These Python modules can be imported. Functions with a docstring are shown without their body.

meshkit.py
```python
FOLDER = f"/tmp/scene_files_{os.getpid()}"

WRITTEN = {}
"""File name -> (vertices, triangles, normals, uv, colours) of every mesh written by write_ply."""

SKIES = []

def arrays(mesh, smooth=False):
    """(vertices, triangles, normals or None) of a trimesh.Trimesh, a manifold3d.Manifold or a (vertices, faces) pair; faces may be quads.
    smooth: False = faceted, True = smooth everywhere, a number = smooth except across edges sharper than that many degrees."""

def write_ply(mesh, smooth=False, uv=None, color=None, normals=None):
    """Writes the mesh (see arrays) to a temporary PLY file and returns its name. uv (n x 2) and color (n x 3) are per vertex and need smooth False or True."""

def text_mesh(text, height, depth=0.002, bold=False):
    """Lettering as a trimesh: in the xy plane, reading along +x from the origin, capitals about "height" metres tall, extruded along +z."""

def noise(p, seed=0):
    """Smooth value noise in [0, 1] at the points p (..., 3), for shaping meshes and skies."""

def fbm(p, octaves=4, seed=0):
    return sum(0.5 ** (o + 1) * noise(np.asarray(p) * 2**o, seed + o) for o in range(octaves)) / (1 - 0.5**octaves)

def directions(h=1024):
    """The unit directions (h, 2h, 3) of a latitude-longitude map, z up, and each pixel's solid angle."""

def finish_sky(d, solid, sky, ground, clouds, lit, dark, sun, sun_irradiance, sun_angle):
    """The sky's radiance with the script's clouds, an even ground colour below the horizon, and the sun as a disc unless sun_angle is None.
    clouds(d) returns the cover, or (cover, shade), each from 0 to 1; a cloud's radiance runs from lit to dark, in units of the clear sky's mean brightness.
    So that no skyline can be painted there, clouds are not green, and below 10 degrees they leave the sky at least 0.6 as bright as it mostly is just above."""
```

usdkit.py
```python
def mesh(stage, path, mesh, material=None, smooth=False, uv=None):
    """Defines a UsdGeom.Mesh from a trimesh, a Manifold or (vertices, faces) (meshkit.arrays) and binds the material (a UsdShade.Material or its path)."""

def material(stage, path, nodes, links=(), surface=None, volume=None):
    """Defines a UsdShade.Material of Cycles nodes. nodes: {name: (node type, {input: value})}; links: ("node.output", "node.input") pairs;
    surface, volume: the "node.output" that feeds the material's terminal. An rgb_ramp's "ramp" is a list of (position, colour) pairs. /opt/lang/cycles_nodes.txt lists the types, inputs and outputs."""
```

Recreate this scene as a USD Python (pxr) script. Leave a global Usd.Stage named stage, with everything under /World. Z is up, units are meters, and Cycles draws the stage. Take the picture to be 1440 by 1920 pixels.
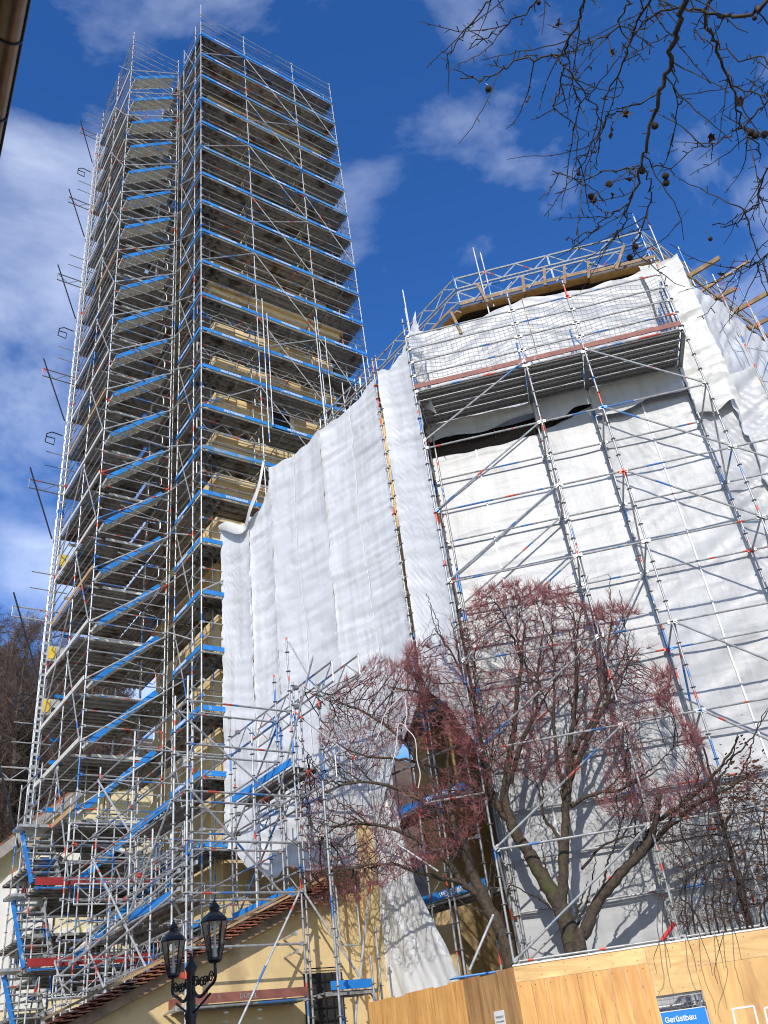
import math, random
import numpy as np
import usdkit, meshkit
from pxr import Usd, UsdGeom, UsdLux, UsdShade, Gf, Sdf, Vt

stage = Usd.Stage.CreateInMemory()
UsdGeom.SetStageUpAxis(stage, UsdGeom.Tokens.z)
UsdGeom.SetStageMetersPerUnit(stage, 1.0)
UsdGeom.Xform.Define(stage, '/World')
UsdGeom.Scope.Define(stage, '/World/Looks')
A = np.array

# ---------------------------------------------------------------- camera
PW, PH, PF = 1440.0, 1920.0, 1631.0
PC = A([720.0, 960.0])
_up = A([-345.0, -2540.0, PF]); _up /= np.linalg.norm(_up)
_fw = A([0, 0, 1.0]) - _up * _up[2]; _fw /= np.linalg.norm(_fw)
_rt = np.cross(_fw, _up)
if _rt[0] < 0: _rt = -_rt
RM = A([_rt, _fw, _up])                      # camera axes (x right, y down, z ahead) to the world
EYE = A([0, 0, 1.65])
cam = UsdGeom.Camera.Define(stage, '/World/camera')
m = Gf.Matrix4d(1.0)
for i, ax in enumerate((RM[:, 0], -RM[:, 1], -RM[:, 2])):
    m.SetRow(i, Gf.Vec4d(*map(float, ax), 0))
m.SetRow(3, Gf.Vec4d(*map(float, EYE), 1))
cam.AddTransformOp().Set(m)
cam.CreateHorizontalApertureAttr(36.0); cam.CreateVerticalApertureAttr(48.0)
cam.CreateFocalLengthAttr(36.0 * PF / PW)
cam.CreateClippingRangeAttr(Gf.Vec2f(0.1, 3000))
cam.CreateExposureAttr(0.0)

# ---------------------------------------------------------------- sky and sun
SUN_AZ, SUN_EL = math.radians(187.0), math.radians(31.0)     # azimuth clockwise from +y
SD = A([math.sin(SUN_AZ) * math.cos(SUN_EL), math.cos(SUN_AZ) * math.cos(SUN_EL), math.sin(SUN_EL)])
sky = UsdLux.DomeLight.Define(stage, '/World/sky')
sky.GetPrim().SetCustomDataByKey('kind', 'structure')
skym = usdkit.material(stage, '/World/Looks/sky_light', {
    'tc': ('texture_coordinate', {}),
    'sky': ('sky_texture', {'sky_type': 'single_scattering', 'sun_disc': False, 'sun_elevation': SUN_EL,
                            'sun_rotation': math.atan2(SD[0], SD[1]), 'altitude': 300.0, 'air_density': 1.0, 'aerosol_density': 0.35, 'ozone_density': 2.6}),
    'hs': ('hsv', {'hue': 0.513, 'saturation': 1.31, 'value': 1.45}),
    'map': ('mapping', {'location': (8.4, 2.6, 1.1), 'rotation': (0.3, 0.2, 0.75), 'scale': (1.0, 1.0, 1.7)}),
    'n1': ('noise_texture', {'scale': 3.0, 'detail': 8.0, 'roughness': 0.56, 'distortion': 0.35}),
    'n2': ('noise_texture', {'scale': 1.7, 'detail': 3.0, 'roughness': 0.5}),
    'mul': ('math', {'math_type': 'multiply'}),
    'rmp': ('rgb_ramp', {'ramp': [(0.0, (0, 0, 0)), (0.235, (0, 0, 0)), (0.33, (0.30, 0.30, 0.30)), (0.42, (0.72, 0.72, 0.72)), (0.5, (0.85, 0.85, 0.85)), (1, (1, 1, 1))]}),
    'mix': ('mix_color', {'blend_type': 'mix', 'b': (11.5, 12.4, 14.2)}),
    'bg': ('background_shader', {'strength': 0.14}),
}, [('tc.generated', 'map.vector'), ('map.vector', 'n1.vector'), ('map.vector', 'n2.vector'), ('n1.fac', 'mul.value1'), ('n2.fac', 'mul.value2'),
    ('mul.value', 'rmp.fac'), ('sky.color', 'hs.color'), ('hs.color', 'mix.a'), ('rmp.color', 'mix.fac'), ('mix.result', 'bg.color')], surface='bg.background')
UsdShade.MaterialBindingAPI.Apply(sky.GetPrim()).Bind(skym)
sun = UsdLux.DistantLight.Define(stage, '/World/sun')
sun.CreateNormalizeAttr(True); sun.CreateIntensityAttr(1.0); sun.CreateAngleAttr(0.5); sun.CreateColorAttr(Gf.Vec3f(1.0, 0.95, 0.87))
zx = SD; xx = np.cross([0, 0, 1.0], zx); xx /= np.linalg.norm(xx); yx = np.cross(zx, xx)
m = Gf.Matrix4d(1.0)
for i, ax in enumerate((xx, yx, zx)): m.SetRow(i, Gf.Vec4d(*map(float, ax), 0))
sun.AddTransformOp().Set(m)

# ---------------------------------------------------------------- measuring helpers: where things stand
def ray(px, py):
    w = RM @ A([px - PC[0], py - PC[1], PF]); return w / np.linalg.norm(w)
def at(px, py, D):
    """the point on that line of sight whose horizontal distance is D"""
    r = ray(px, py); return EYE + r * (D / math.hypot(r[0], r[1]))
def atz(px, py, z):
    r = ray(px, py); return EYE + r * ((z - EYE[2]) / r[2])
def slant(px, py, d): return EYE + ray(px, py) * d
def on(px, py, O, d):
    """(distance along d, height) where a line of sight meets the upright plane through O along d"""
    r = ray(px, py); n = A([d[1], -d[0]]); t = (n @ O) / (n @ r[:2]); p = EYE + r * t
    return float((p[:2] - O) @ d), float(p[2])
def proj(P):
    c = (np.asarray(P, float) - EYE) @ RM
    return PC + PF * c[..., :2] / np.maximum(c[..., 2:3], 1e-3), c[..., 2]
class Frame:
    """a local plan: u along d, v along n (horizontal), z up"""
    def __init__(self, O, d, n=None):
        self.O = A(O, float); self.d = A(d, float) / np.linalg.norm(d)
        self.n = A([-self.d[1], self.d[0]]) if n is None else A(n, float) / np.linalg.norm(n)
        self.U = A([*self.d, 0]); self.V = A([*self.n, 0]); self.Z = A([0, 0, 1.0])
    def __call__(self, u, v, z):
        return A([*(self.O + u * self.d + v * self.n), z])
RD, LD = A([0.791, 0.6115]), A([-0.6115, 0.791])
TF = Frame((-6.31, 25.13), RD, LD)            # tower scaffold: u along its right face, v back along its left face
CF = Frame((1.27, 18.30), (0.988, -0.153), (0.153, 0.988))   # choir scaffold: outer plane v=0, inner v=1.57
WF = Frame((0.26, 19.50), (-0.7046, 0.7096), (0.7096, 0.7046))  # wrapped side: u back to the left, v inwards
FF = Frame((-4.85, 18.10), RD, LD)            # front staircase scaffold

# ---------------------------------------------------------------- mesh helpers: (vertices, quads, triangles)
NOQ, NOT = np.zeros((0, 4), int), np.zeros((0, 3), int)
def cat(ms):
    V, Q, T, k = [], [], [], 0
    for v, q, t in ms:
        V.append(v); Q.append(q + k); T.append(t + k); k += len(v)
    return np.vstack(V), np.vstack(Q), np.vstack(T)
BQ = A([[0, 3, 2, 1], [4, 5, 6, 7], [0, 1, 5, 4], [1, 2, 6, 5], [2, 3, 7, 6], [3, 0, 4, 7]])
def obox(c, x, y, z):
    """box with centre c and half vectors x, y, z"""
    c, x, y, z = (np.asarray(k, float) for k in (c, x, y, z))
    v = A([c - x - y - z, c + x - y - z, c + x + y - z, c - x + y - z, c - x - y + z, c + x - y + z, c + x + y + z, c - x + y + z])
    return v, BQ if np.dot(np.cross(x, y), z) > 0 else BQ[:, ::-1], NOT
def fbox(F, u0, u1, v0, v1, z0, z1):
    return obox((F(u0, v0, z0) + F(u1, v1, z1)) / 2, F.U * (u1 - u0) / 2, F.V * (v1 - v0) / 2, F.Z * (z1 - z0) / 2)
def beam(p, q, w, h, up=(0, 0, 1)):
    """rectangular bar from p to q, w wide, h high"""
    p, q = A(p, float), A(q, float); d = q - p; L = np.linalg.norm(d); d /= L
    s = np.cross(d, up); s /= np.linalg.norm(s) + 1e-9; t = np.cross(s, d)
    return obox((p + q) / 2, d * L / 2, s * w / 2, t * h / 2)
def frame_of(d):
    a = np.cross(d, [0, 0, 1.0] if abs(d[2]) < 0.9 else [1.0, 0, 0]); a /= np.linalg.norm(a)
    return a, np.cross(d, a)
def tube(p, q, r, n=6, caps=False, r2=None):
    p, q = A(p, float), A(q, float); d = q - p; L = np.linalg.norm(d)
    a, b = frame_of(d / max(L, 1e-9)); an = np.arange(n) * 2 * np.pi / n
    c = np.cos(an)[:, None] * a + np.sin(an)[:, None] * b
    v = np.vstack([p + c * r, q + c * (r if r2 is None else r2)]); i = np.arange(n); j = (i + 1) % n
    qd = np.stack([i, i + n, j + n, j], 1)
    t = NOT
    if caps:
        v = np.vstack([v, p, q]); t = np.vstack([np.stack([i * 0 + 2 * n, i, j], 1), np.stack([i * 0 + 2 * n + 1, j + n, i + n], 1)])
    return v, qd, t
def ptube(pts, radii, n=6, caps=False):
    p = np.asarray(pts, float); t = np.gradient(p, axis=0); t /= np.linalg.norm(t, axis=1, keepdims=True) + 1e-12
    a, _ = frame_of(t[0]); A_ = []
    for k in range(len(p)):
        a = a - t[k] * (a @ t[k]); a = a / (np.linalg.norm(a) + 1e-12); A_.append(a)
    a = A(A_); b = np.cross(t, a); an = np.arange(n) * 2 * np.pi / n
    v = (p[:, None] + np.broadcast_to(radii, (len(p),))[:, None, None] * (np.cos(an)[None, :, None] * a[:, None] + np.sin(an)[None, :, None] * b[:, None])).reshape(-1, 3)
    i, j = np.meshgrid(np.arange(len(p) - 1), np.arange(n), indexing='ij'); j2 = (j + 1) % n
    q = np.stack([i * n + j, i * n + n + j, i * n + n + j2, i * n + j2], -1).reshape(-1, 4)
    T = NOT
    if caps:
        k = np.arange(n); k2 = (k + 1) % n; L = len(v); e = (len(p) - 1) * n
        v = np.vstack([v, p[0], p[-1]]); T = np.vstack([np.stack([k * 0 + L, k, k2], 1), np.stack([k * 0 + L + 1, k2 + e, k + e], 1)])
    return v, q, T
def prisms(P, Q, r0, r1, n=3):
    """many thin straight twigs at once"""
    P, Q = np.asarray(P, float), np.asarray(Q, float); d = Q - P; d /= np.linalg.norm(d, axis=1, keepdims=True) + 1e-12
    a = np.cross(d, np.where(np.abs(d[:, 2:]) < 0.9, [0, 0, 1.0], [1.0, 0, 0])); a /= np.linalg.norm(a, axis=1, keepdims=True) + 1e-12
    b = np.cross(d, a); an = np.arange(n) * 2 * np.pi / n
    ring = np.cos(an)[None, :, None] * a[:, None] + np.sin(an)[None, :, None] * b[:, None]
    r0, r1 = (np.broadcast_to(r, (len(P),))[:, None, None] for r in (r0, r1))
    v = np.concatenate([P[:, None] + ring * r0, Q[:, None] + ring * r1], 1).reshape(-1, 3)
    i = np.arange(n); j = (i + 1) % n; q = np.stack([i, i + n, j + n, j], 1)
    return v, (q[None] + (np.arange(len(P)) * 2 * n)[:, None, None]).reshape(-1, 4), NOT
def ring(c, axis, r, h, n=8):
    ax = A(axis, float); return tube(A(c) - ax * h / 2, A(c) + ax * h / 2, r, n, True)
def lathe(c, prof, n=10, rot=0.0):
    """profile of (radius, height) round a vertical axis at c"""
    an = np.arange(n) * 2 * np.pi / n + rot; pr = A(prof, float)
    v = np.stack([pr[:, :1] * np.cos(an), pr[:, :1] * np.sin(an), np.broadcast_to(pr[:, 1:], (len(pr), n))], -1).reshape(-1, 3) + A(c, float)
    i, j = np.meshgrid(np.arange(len(pr) - 1), np.arange(n), indexing='ij'); j2 = (j + 1) % n
    return v, np.stack([i * n + j, i * n + j2, i * n + n + j2, i * n + n + j], -1).reshape(-1, 4), NOT
def ball(c, r, n=8):
    th = np.linspace(0, np.pi, n); return lathe(c, np.stack([r * np.sin(th) + 1e-4, -r * np.cos(th)], 1), 2 * n - 4)
def sheet(P):
    """grid of points (a, b, 3) as one sheet"""
    a, b = P.shape[:2]; i, j = np.meshgrid(np.arange(a - 1), np.arange(b - 1), indexing='ij')
    k = i * b + j
    return P.reshape(-1, 3), np.stack([k, k + b, k + b + 1, k + 1], -1).reshape(-1, 4), NOT
def poly_prism(P, d):
    """flat outline P (n,3), thickened by the vector d"""
    P = np.asarray(P, float); n = len(P); i = np.arange(n); j = (i + 1) % n
    v = np.vstack([P, P + d]); q = np.stack([i, j, j + n, i + n], 1)
    import mapbox_earcut as _e
    ex = P[1] - P[0]; ex = ex / np.linalg.norm(ex); nn = A(d, float) / np.linalg.norm(d); ey = np.cross(nn, ex)
    two = np.stack([(P - P[0]) @ ex, (P - P[0]) @ ey], 1)
    t = _e.triangulate_float64(two, A([n], np.uint32)).reshape(-1, 3).astype(int)
    return v, q, np.vstack([t[:, ::-1], t + n])
def catmull(pts, k=4):
    p = np.asarray(pts, float)
    if len(p) < 3: return np.linspace(p[0], p[-1], k + 1)
    e = np.vstack([2 * p[0] - p[1], p, 2 * p[-1] - p[-2]]); out = []
    for i in range(1, len(e) - 2):
        for t in np.arange(k) / k:
            out.append(0.5 * (2 * e[i] + (e[i + 1] - e[i - 1]) * t + (2 * e[i - 1] - 5 * e[i] + 4 * e[i + 1] - e[i + 2]) * t * t + (3 * e[i] - e[i - 1] - 3 * e[i + 1] + e[i + 2]) * t ** 3))
    return A(out + [p[-1]])

TAKEN = {}
def numbered(parent, name):
    k = TAKEN.get((parent, name), 0); TAKEN[(parent, name)] = k + 1
    return f'{parent}/{name}' if k == 0 else f'{parent}/{name}_{k:03d}'
def defmesh(path, mesh, mat, smooth=False, base=None):
    v, q, t = mesh
    if base is not None: v = v - base
    g = UsdGeom.Mesh.Define(stage, path)
    g.CreatePointsAttr(Vt.Vec3fArray.FromNumpy(np.ascontiguousarray(v, np.float32)))
    g.CreateFaceVertexCountsAttr(Vt.IntArray.FromNumpy(np.concatenate([np.full(len(q), 4, np.int32), np.full(len(t), 3, np.int32)])))
    g.CreateFaceVertexIndicesAttr(Vt.IntArray.FromNumpy(np.concatenate([q.ravel(), t.ravel()]).astype(np.int32)))
    g.CreateSubdivisionSchemeAttr('none')
    if smooth:
        f = np.vstack([q[:, [0, 1, 2]], q[:, [0, 2, 3]], t]); n = np.zeros_like(v); c = np.cross(v[f[:, 1]] - v[f[:, 0]], v[f[:, 2]] - v[f[:, 0]])
        for k in range(3): np.add.at(n, f[:, k], c)
        n /= np.linalg.norm(n, axis=1, keepdims=True) + 1e-20
        g.CreateNormalsAttr(Vt.Vec3fArray.FromNumpy(n.astype(np.float32))); g.SetNormalsInterpolation('vertex')
    UsdShade.MaterialBindingAPI.Apply(g.GetPrim()).Bind(M[mat])
    return g.GetPrim()
def tag(p, label=None, cat_=None, group=None, kind=None):
    for k, v in (('label', label), ('category', cat_), ('group', group), ('kind', kind)):
        if v: p.SetCustomDataByKey(k, v)
    return p
STUFF = {'branches', 'twigs', 'fine_twigs', 'withered_leaves', 'hanging_stems', 'stems'}
class Thing:
    """one thing: an Xform at its base, its parts collected first and defined by done()"""
    def __init__(self, name, label, cat_, base, group=None):
        self.path = numbered('/World', name); self.base = A(base, float)
        x = UsdGeom.Xform.Define(stage, self.path); x.AddTranslateOp().Set(Gf.Vec3d(*map(float, self.base)))
        self.prim = tag(x.GetPrim(), label, cat_, group); self.kinds = {}
    def add(self, kind, mesh, mat, smooth=False, label=None, subs=()):
        self.kinds.setdefault(kind, []).append((mesh, mat, smooth, label, subs))
    def done(self, most=300):
        for kind, ps in self.kinds.items():
            if len(ps) > most:
                sz = []
                for p in ps:
                    x, dep = proj(p[0][0]); x = np.clip(x, -20, A([1460, 1940])); w = x.max(0) - x.min(0)
                    sz.append(float(np.hypot(*w)) if dep.min() > 0.2 else 0.0)
                order = np.argsort(sz)[::-1]; keep = [ps[i] for i in order[:most]]; rest = [ps[i] for i in order[most:]]
            else: keep, rest = ps, []
            for mesh, mat, smooth, label, subs in keep:
                pr = defmesh(numbered(self.path, kind), mesh, mat, smooth, self.base)
                if label: tag(pr, label)
                if kind in STUFF: tag(pr, kind='stuff')
                for k2, m2, mat2, sm2 in subs: defmesh(numbered(str(pr.GetPath()), k2), m2, mat2, sm2, self.base)
            mats = {}
            for p in rest:
                mats.setdefault((p[1], p[2]), []).append(p[0])
                for k2, m2, mat2, sm2 in p[4]: mats.setdefault((mat2, sm2), []).append(m2)
            for (mat, smooth), ms in mats.items():
                tag(defmesh(numbered(self.path, 'remaining_' + kind + 's'), cat(ms), mat, smooth, self.base), kind='stuff')
        return self.prim
def single(name, mesh, mat, label, cat_, group=None, smooth=False, base=None, kind=None):
    """a thing that is one mesh"""
    b = mesh[0].mean(0) if base is None else A(base, float)
    p = defmesh(numbered('/World', name), mesh, mat, smooth, b)
    UsdGeom.Xformable(p).AddTranslateOp().Set(Gf.Vec3d(*map(float, b)))
    return tag(p, label, cat_, group, kind)

# ---------------------------------------------------------------- materials
M = {}
def mat(name, nodes, links, surface='p.BSDF'):
    M[name] = usdkit.material(stage, '/World/Looks/' + name, nodes, links, surface=surface); return M[name]
def plain(name, col, rough=0.5, metal=0.0, var=0.25, scale=6.0, bump=0.0, bscale=40.0, dirt=None, spec=None):
    lo = tuple(c * (1 - var) for c in col); hi = tuple(min(1, c * (1 + var)) for c in col)
    p = {'roughness': rough, 'metallic': metal}
    if spec is not None: p['specular_ior_level'] = spec
    nodes = {'g': ('geometry', {}), 'n': ('noise_texture', {'scale': scale, 'detail': 6.0, 'roughness': 0.6}),
             'r': ('rgb_ramp', {'ramp': [(0.3, lo), (0.7, hi)]}), 'p': ('principled_bsdf', p)}
    links = [('g.position', 'n.vector'), ('n.fac', 'r.fac')]
    out = 'r.color'
    if dirt:
        nodes |= {'n3': ('noise_texture', {'scale': dirt[1], 'detail': 5.0}), 'r3': ('rgb_ramp', {'ramp': [(dirt[2], (0, 0, 0)), (dirt[2] + 0.12, (1, 1, 1))]}), 'mx': ('mix_color', {'b': dirt[0]})}
        links += [('g.position', 'n3.vector'), ('n3.fac', 'r3.fac'), ('r3.color', 'mx.fac'), (out, 'mx.a')]; out = 'mx.result'
    links.append((out, 'p.base_color'))
    if bump:
        nodes |= {'nb': ('noise_texture', {'scale': bscale, 'detail': 4.0}), 'b': ('bump', {'strength': 0.7, 'distance': bump})}
        links += [('g.position', 'nb.vector'), ('nb.fac', 'b.height'), ('b.normal', 'p.normal')]
    return mat(name, nodes, links)
def banded(name, grey, blue, red, rough, tb=0.625, tr=0.735):
    """galvanised tube with patches of blue and orange-red marking paint and rub marks"""
    lo, hi = tuple(c * 0.62 for c in grey), tuple(c * 1.25 for c in grey)
    return mat(name, {'g': ('geometry', {}),
        'n': ('noise_texture', {'scale': 9.0, 'detail': 6.0, 'roughness': 0.65}), 'r': ('rgb_ramp', {'ramp': [(0.32, lo), (0.68, hi)]}),
        'm1': ('mapping', {'location': (7.3, 2.1, 5.5)}), 'n1': ('noise_texture', {'scale': 1.15, 'detail': 1.0}), 'r1': ('rgb_ramp', {'ramp': [(tb, (0, 0, 0)), (tb + 0.012, (1, 1, 1))]}),
        'm2': ('mapping', {'location': (1.3, 9.1, 3.5)}), 'n2': ('noise_texture', {'scale': 2.6, 'detail': 0.0}), 'r2': ('rgb_ramp', {'ramp': [(tr, (0, 0, 0)), (tr + 0.012, (1, 1, 1))]}),
        'x1': ('mix_color', {'b': blue}), 'x2': ('mix_color', {'b': red}),
        'p': ('principled_bsdf', {'roughness': rough, 'metallic': 0.35})},
        [('g.position', 'n.vector'), ('n.fac', 'r.fac'), ('g.position', 'm1.vector'), ('m1.vector', 'n1.vector'), ('n1.fac', 'r1.fac'), ('g.position', 'm2.vector'), ('m2.vector', 'n2.vector'), ('n2.fac', 'r2.fac'),
         ('r.color', 'x1.a'), ('r1.color', 'x1.fac'), ('x1.result', 'x2.a'), ('r2.color', 'x2.fac'), ('x2.result', 'p.base_color')])
BLUE, RED = (0.07, 0.20, 0.46), (0.60, 0.10, 0.06)
banded('galvanised_tube', (0.39, 0.39, 0.38), BLUE, RED, 0.42)
banded('pale_tube', (0.52, 0.52, 0.505), BLUE, RED, 0.4, 0.65, 0.755)
banded('dark_tube', (0.20, 0.205, 0.20), BLUE, RED, 0.45, 0.65, 0.74)
plain('deck_steel', (0.29, 0.28, 0.26), 0.6, 0.1, 0.4, 5.0, 0.004, 60.0, ((0.10, 0.08, 0.06), 1.6, 0.53))
plain('stair_alloy', (0.66, 0.64, 0.56), 0.5, 0.1, 0.2, 7.0)
plain('board_blue', (0.015, 0.20, 0.56), 0.5, 0, 0.28, 1.3, dirt=((0.16, 0.30, 0.46), 4.5, 0.60))
plain('board_faded', (0.06, 0.22, 0.44), 0.6, 0, 0.3, 1.5, dirt=((0.25, 0.30, 0.36), 3.0, 0.54))
plain('board_red', (0.28, 0.018, 0.014), 0.5, 0, 0.25, 4.0, dirt=((0.2, 0.05, 0.04), 3.0, 0.6))
plain('board_rust', (0.24, 0.085, 0.06), 0.65, 0, 0.3, 5.0, dirt=((0.35, 0.24, 0.2), 4.0, 0.62))
plain('paint_white', (0.78, 0.78, 0.77), 0.5, 0, 0.06)
plain('paint_yellow', (0.75, 0.5, 0.03), 0.5, 0, 0.15)
plain('paint_red', (0.55, 0.03, 0.03), 0.45, 0, 0.15)
plain('paint_bluebright', (0.0, 0.20, 0.62), 0.4, 0, 0.04)
plain('plaster_cream', (0.70, 0.52, 0.26), 0.85, 0, 0.14, 1.2, 0.006, 18.0, ((0.50, 0.36, 0.18), 0.9, 0.57))
plain('plaster_pale', (0.78, 0.68, 0.42), 0.85, 0, 0.08, 1.5, 0.004, 30.0)
plain('plaster_white', (0.80, 0.78, 0.72), 0.8, 0, 0.06, 2.0, 0.003, 30.0)
plain('stone_grey', (0.33, 0.31, 0.28), 0.85, 0, 0.25, 3.0, 0.006, 25.0)
plain('roof_tile', (0.26, 0.10, 0.055), 0.8, 0, 0.45, 7.0, 0.004, 50.0, ((0.09, 0.07, 0.05), 2.5, 0.55))
plain('roof_slate', (0.08, 0.075, 0.07), 0.7, 0, 0.3, 4.0)
plain('old_timber', (0.27, 0.18, 0.10), 0.8, 0, 0.4, 5.0, 0.004, 40.0)
plain('new_timber', (0.46, 0.29, 0.13), 0.75, 0, 0.25, 5.0, 0.003, 40.0)
plain('black_iron', (0.018, 0.018, 0.02), 0.35, 0.3, 0.3, 12.0)
plain('dark_void', (0.02, 0.018, 0.016), 0.8, 0, 0.3)
plain('bark', (0.062, 0.045, 0.030), 0.9, 0, 0.55, 14.0, 0.02, 30.0, ((0.065, 0.066, 0.022), 3.0, 0.58))
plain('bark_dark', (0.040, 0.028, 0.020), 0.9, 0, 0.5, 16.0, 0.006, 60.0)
plain('twig_red', (0.215, 0.066, 0.062), 0.7, 0, 0.45, 3.0)
plain('twig_brown', (0.075, 0.036, 0.022), 0.8, 0, 0.5, 3.0)
plain('plane_bark', (0.055, 0.042, 0.033), 0.85, 0, 0.5, 30.0)
plain('seed_ball', (0.035, 0.022, 0.013), 0.95, 0, 0.5, 120.0, 0.004, 400.0)
plain('dry_leaf', (0.10, 0.045, 0.022), 0.8, 0, 0.5, 20.0)
plain('far_bark', (0.13, 0.10, 0.075), 0.9, 0, 0.4, 1.5)
plain('far_twig', (0.085, 0.052, 0.040), 0.9, 0, 0.45, 0.5)
plain('far_needles', (0.030, 0.042, 0.016), 0.9, 0, 0.5, 0.8)
plain('hill_litter', (0.10, 0.062, 0.036), 0.95, 0, 0.5, 0.25, 0.3, 0.8)
plain('asphalt', (0.052, 0.051, 0.050), 0.9, 0, 0.3, 3.0, 0.004, 90.0)
plain('gravel', (0.24, 0.21, 0.17), 0.95, 0, 0.4, 6.0, 0.02, 40.0)
plain('gutter_metal', (0.20, 0.13, 0.085), 0.35, 0.6, 0.3, 5.0)
plain('rope', (0.7, 0.64, 0.6), 0.9, 0, 0.1)
plain('bird_black', (0.012, 0.012, 0.012), 0.5)
plain('net_cord', (0.20, 0.21, 0.23), 0.8, 0, 0.2)
plain('box_grey', (0.42, 0.42, 0.40), 0.5, 0, 0.15)
def tarp(name, col, trans):
    mat(name, {'g': ('geometry', {}), 'n': ('noise_texture', {'scale': 0.7, 'detail': 6.0, 'roughness': 0.6}),
        'r': ('rgb_ramp', {'ramp': [(0.3, tuple(c * 0.90 for c in col)), (0.65, col)]}),
        'ms': ('mapping', {'scale': (2.2, 2.2, 0.22)}), 'ns': ('noise_texture', {'scale': 1.4, 'detail': 5.0, 'roughness': 0.6}), 'rs': ('rgb_ramp', {'ramp': [(0.36, (0.80, 0.79, 0.77)), (0.52, (1, 1, 1))]}), 'md': ('mix_color', {'blend_type': 'multiply', 'fac': 0.75}),
        'nb': ('noise_texture', {'scale': 7.0, 'detail': 5.0, 'distortion': 0.8}), 'b': ('bump', {'strength': 0.3, 'distance': 0.015}), 'mc': ('mapping', {'rotation': (0.16, 0.13, 0.0), 'scale': (0.5, 0.5, 3.0)}), 'nc': ('noise_texture', {'type': 'ridged_multifractal', 'scale': 1.15, 'detail': 2.5, 'roughness': 0.45, 'distortion': 0.35}), 'bc': ('bump', {'strength': 0.5, 'distance': 0.03}),
        'p': ('principled_bsdf', {'roughness': 0.42}), 't': ('translucent_bsdf', {'color': (0.86, 0.86, 0.84)}), 'mx': ('mix_closure', {'fac': trans})},
        [('g.position', 'n.vector'), ('n.fac', 'r.fac'), ('g.position', 'ms.vector'), ('ms.vector', 'ns.vector'), ('ns.fac', 'rs.fac'), ('r.color', 'md.a'), ('rs.color', 'md.b'), ('md.result', 'p.base_color'), ('g.position', 'nb.vector'), ('nb.fac', 'b.height'), ('g.position', 'mc.vector'), ('mc.vector', 'nc.vector'), ('nc.fac', 'bc.height'), ('b.normal', 'bc.normal'), ('bc.normal', 'p.normal'), ('p.BSDF', 'mx.closure1'), ('t.BSDF', 'mx.closure2')], surface='mx.closure')
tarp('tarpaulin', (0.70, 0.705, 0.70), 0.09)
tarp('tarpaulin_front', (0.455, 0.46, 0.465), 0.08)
tarp('tarpaulin_ivory', (0.70, 0.685, 0.64), 0.10)
tarp('tarpaulin_shade', (0.50, 0.50, 0.49), 0.06)  # shade under the platform is put into this sheet colour
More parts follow.
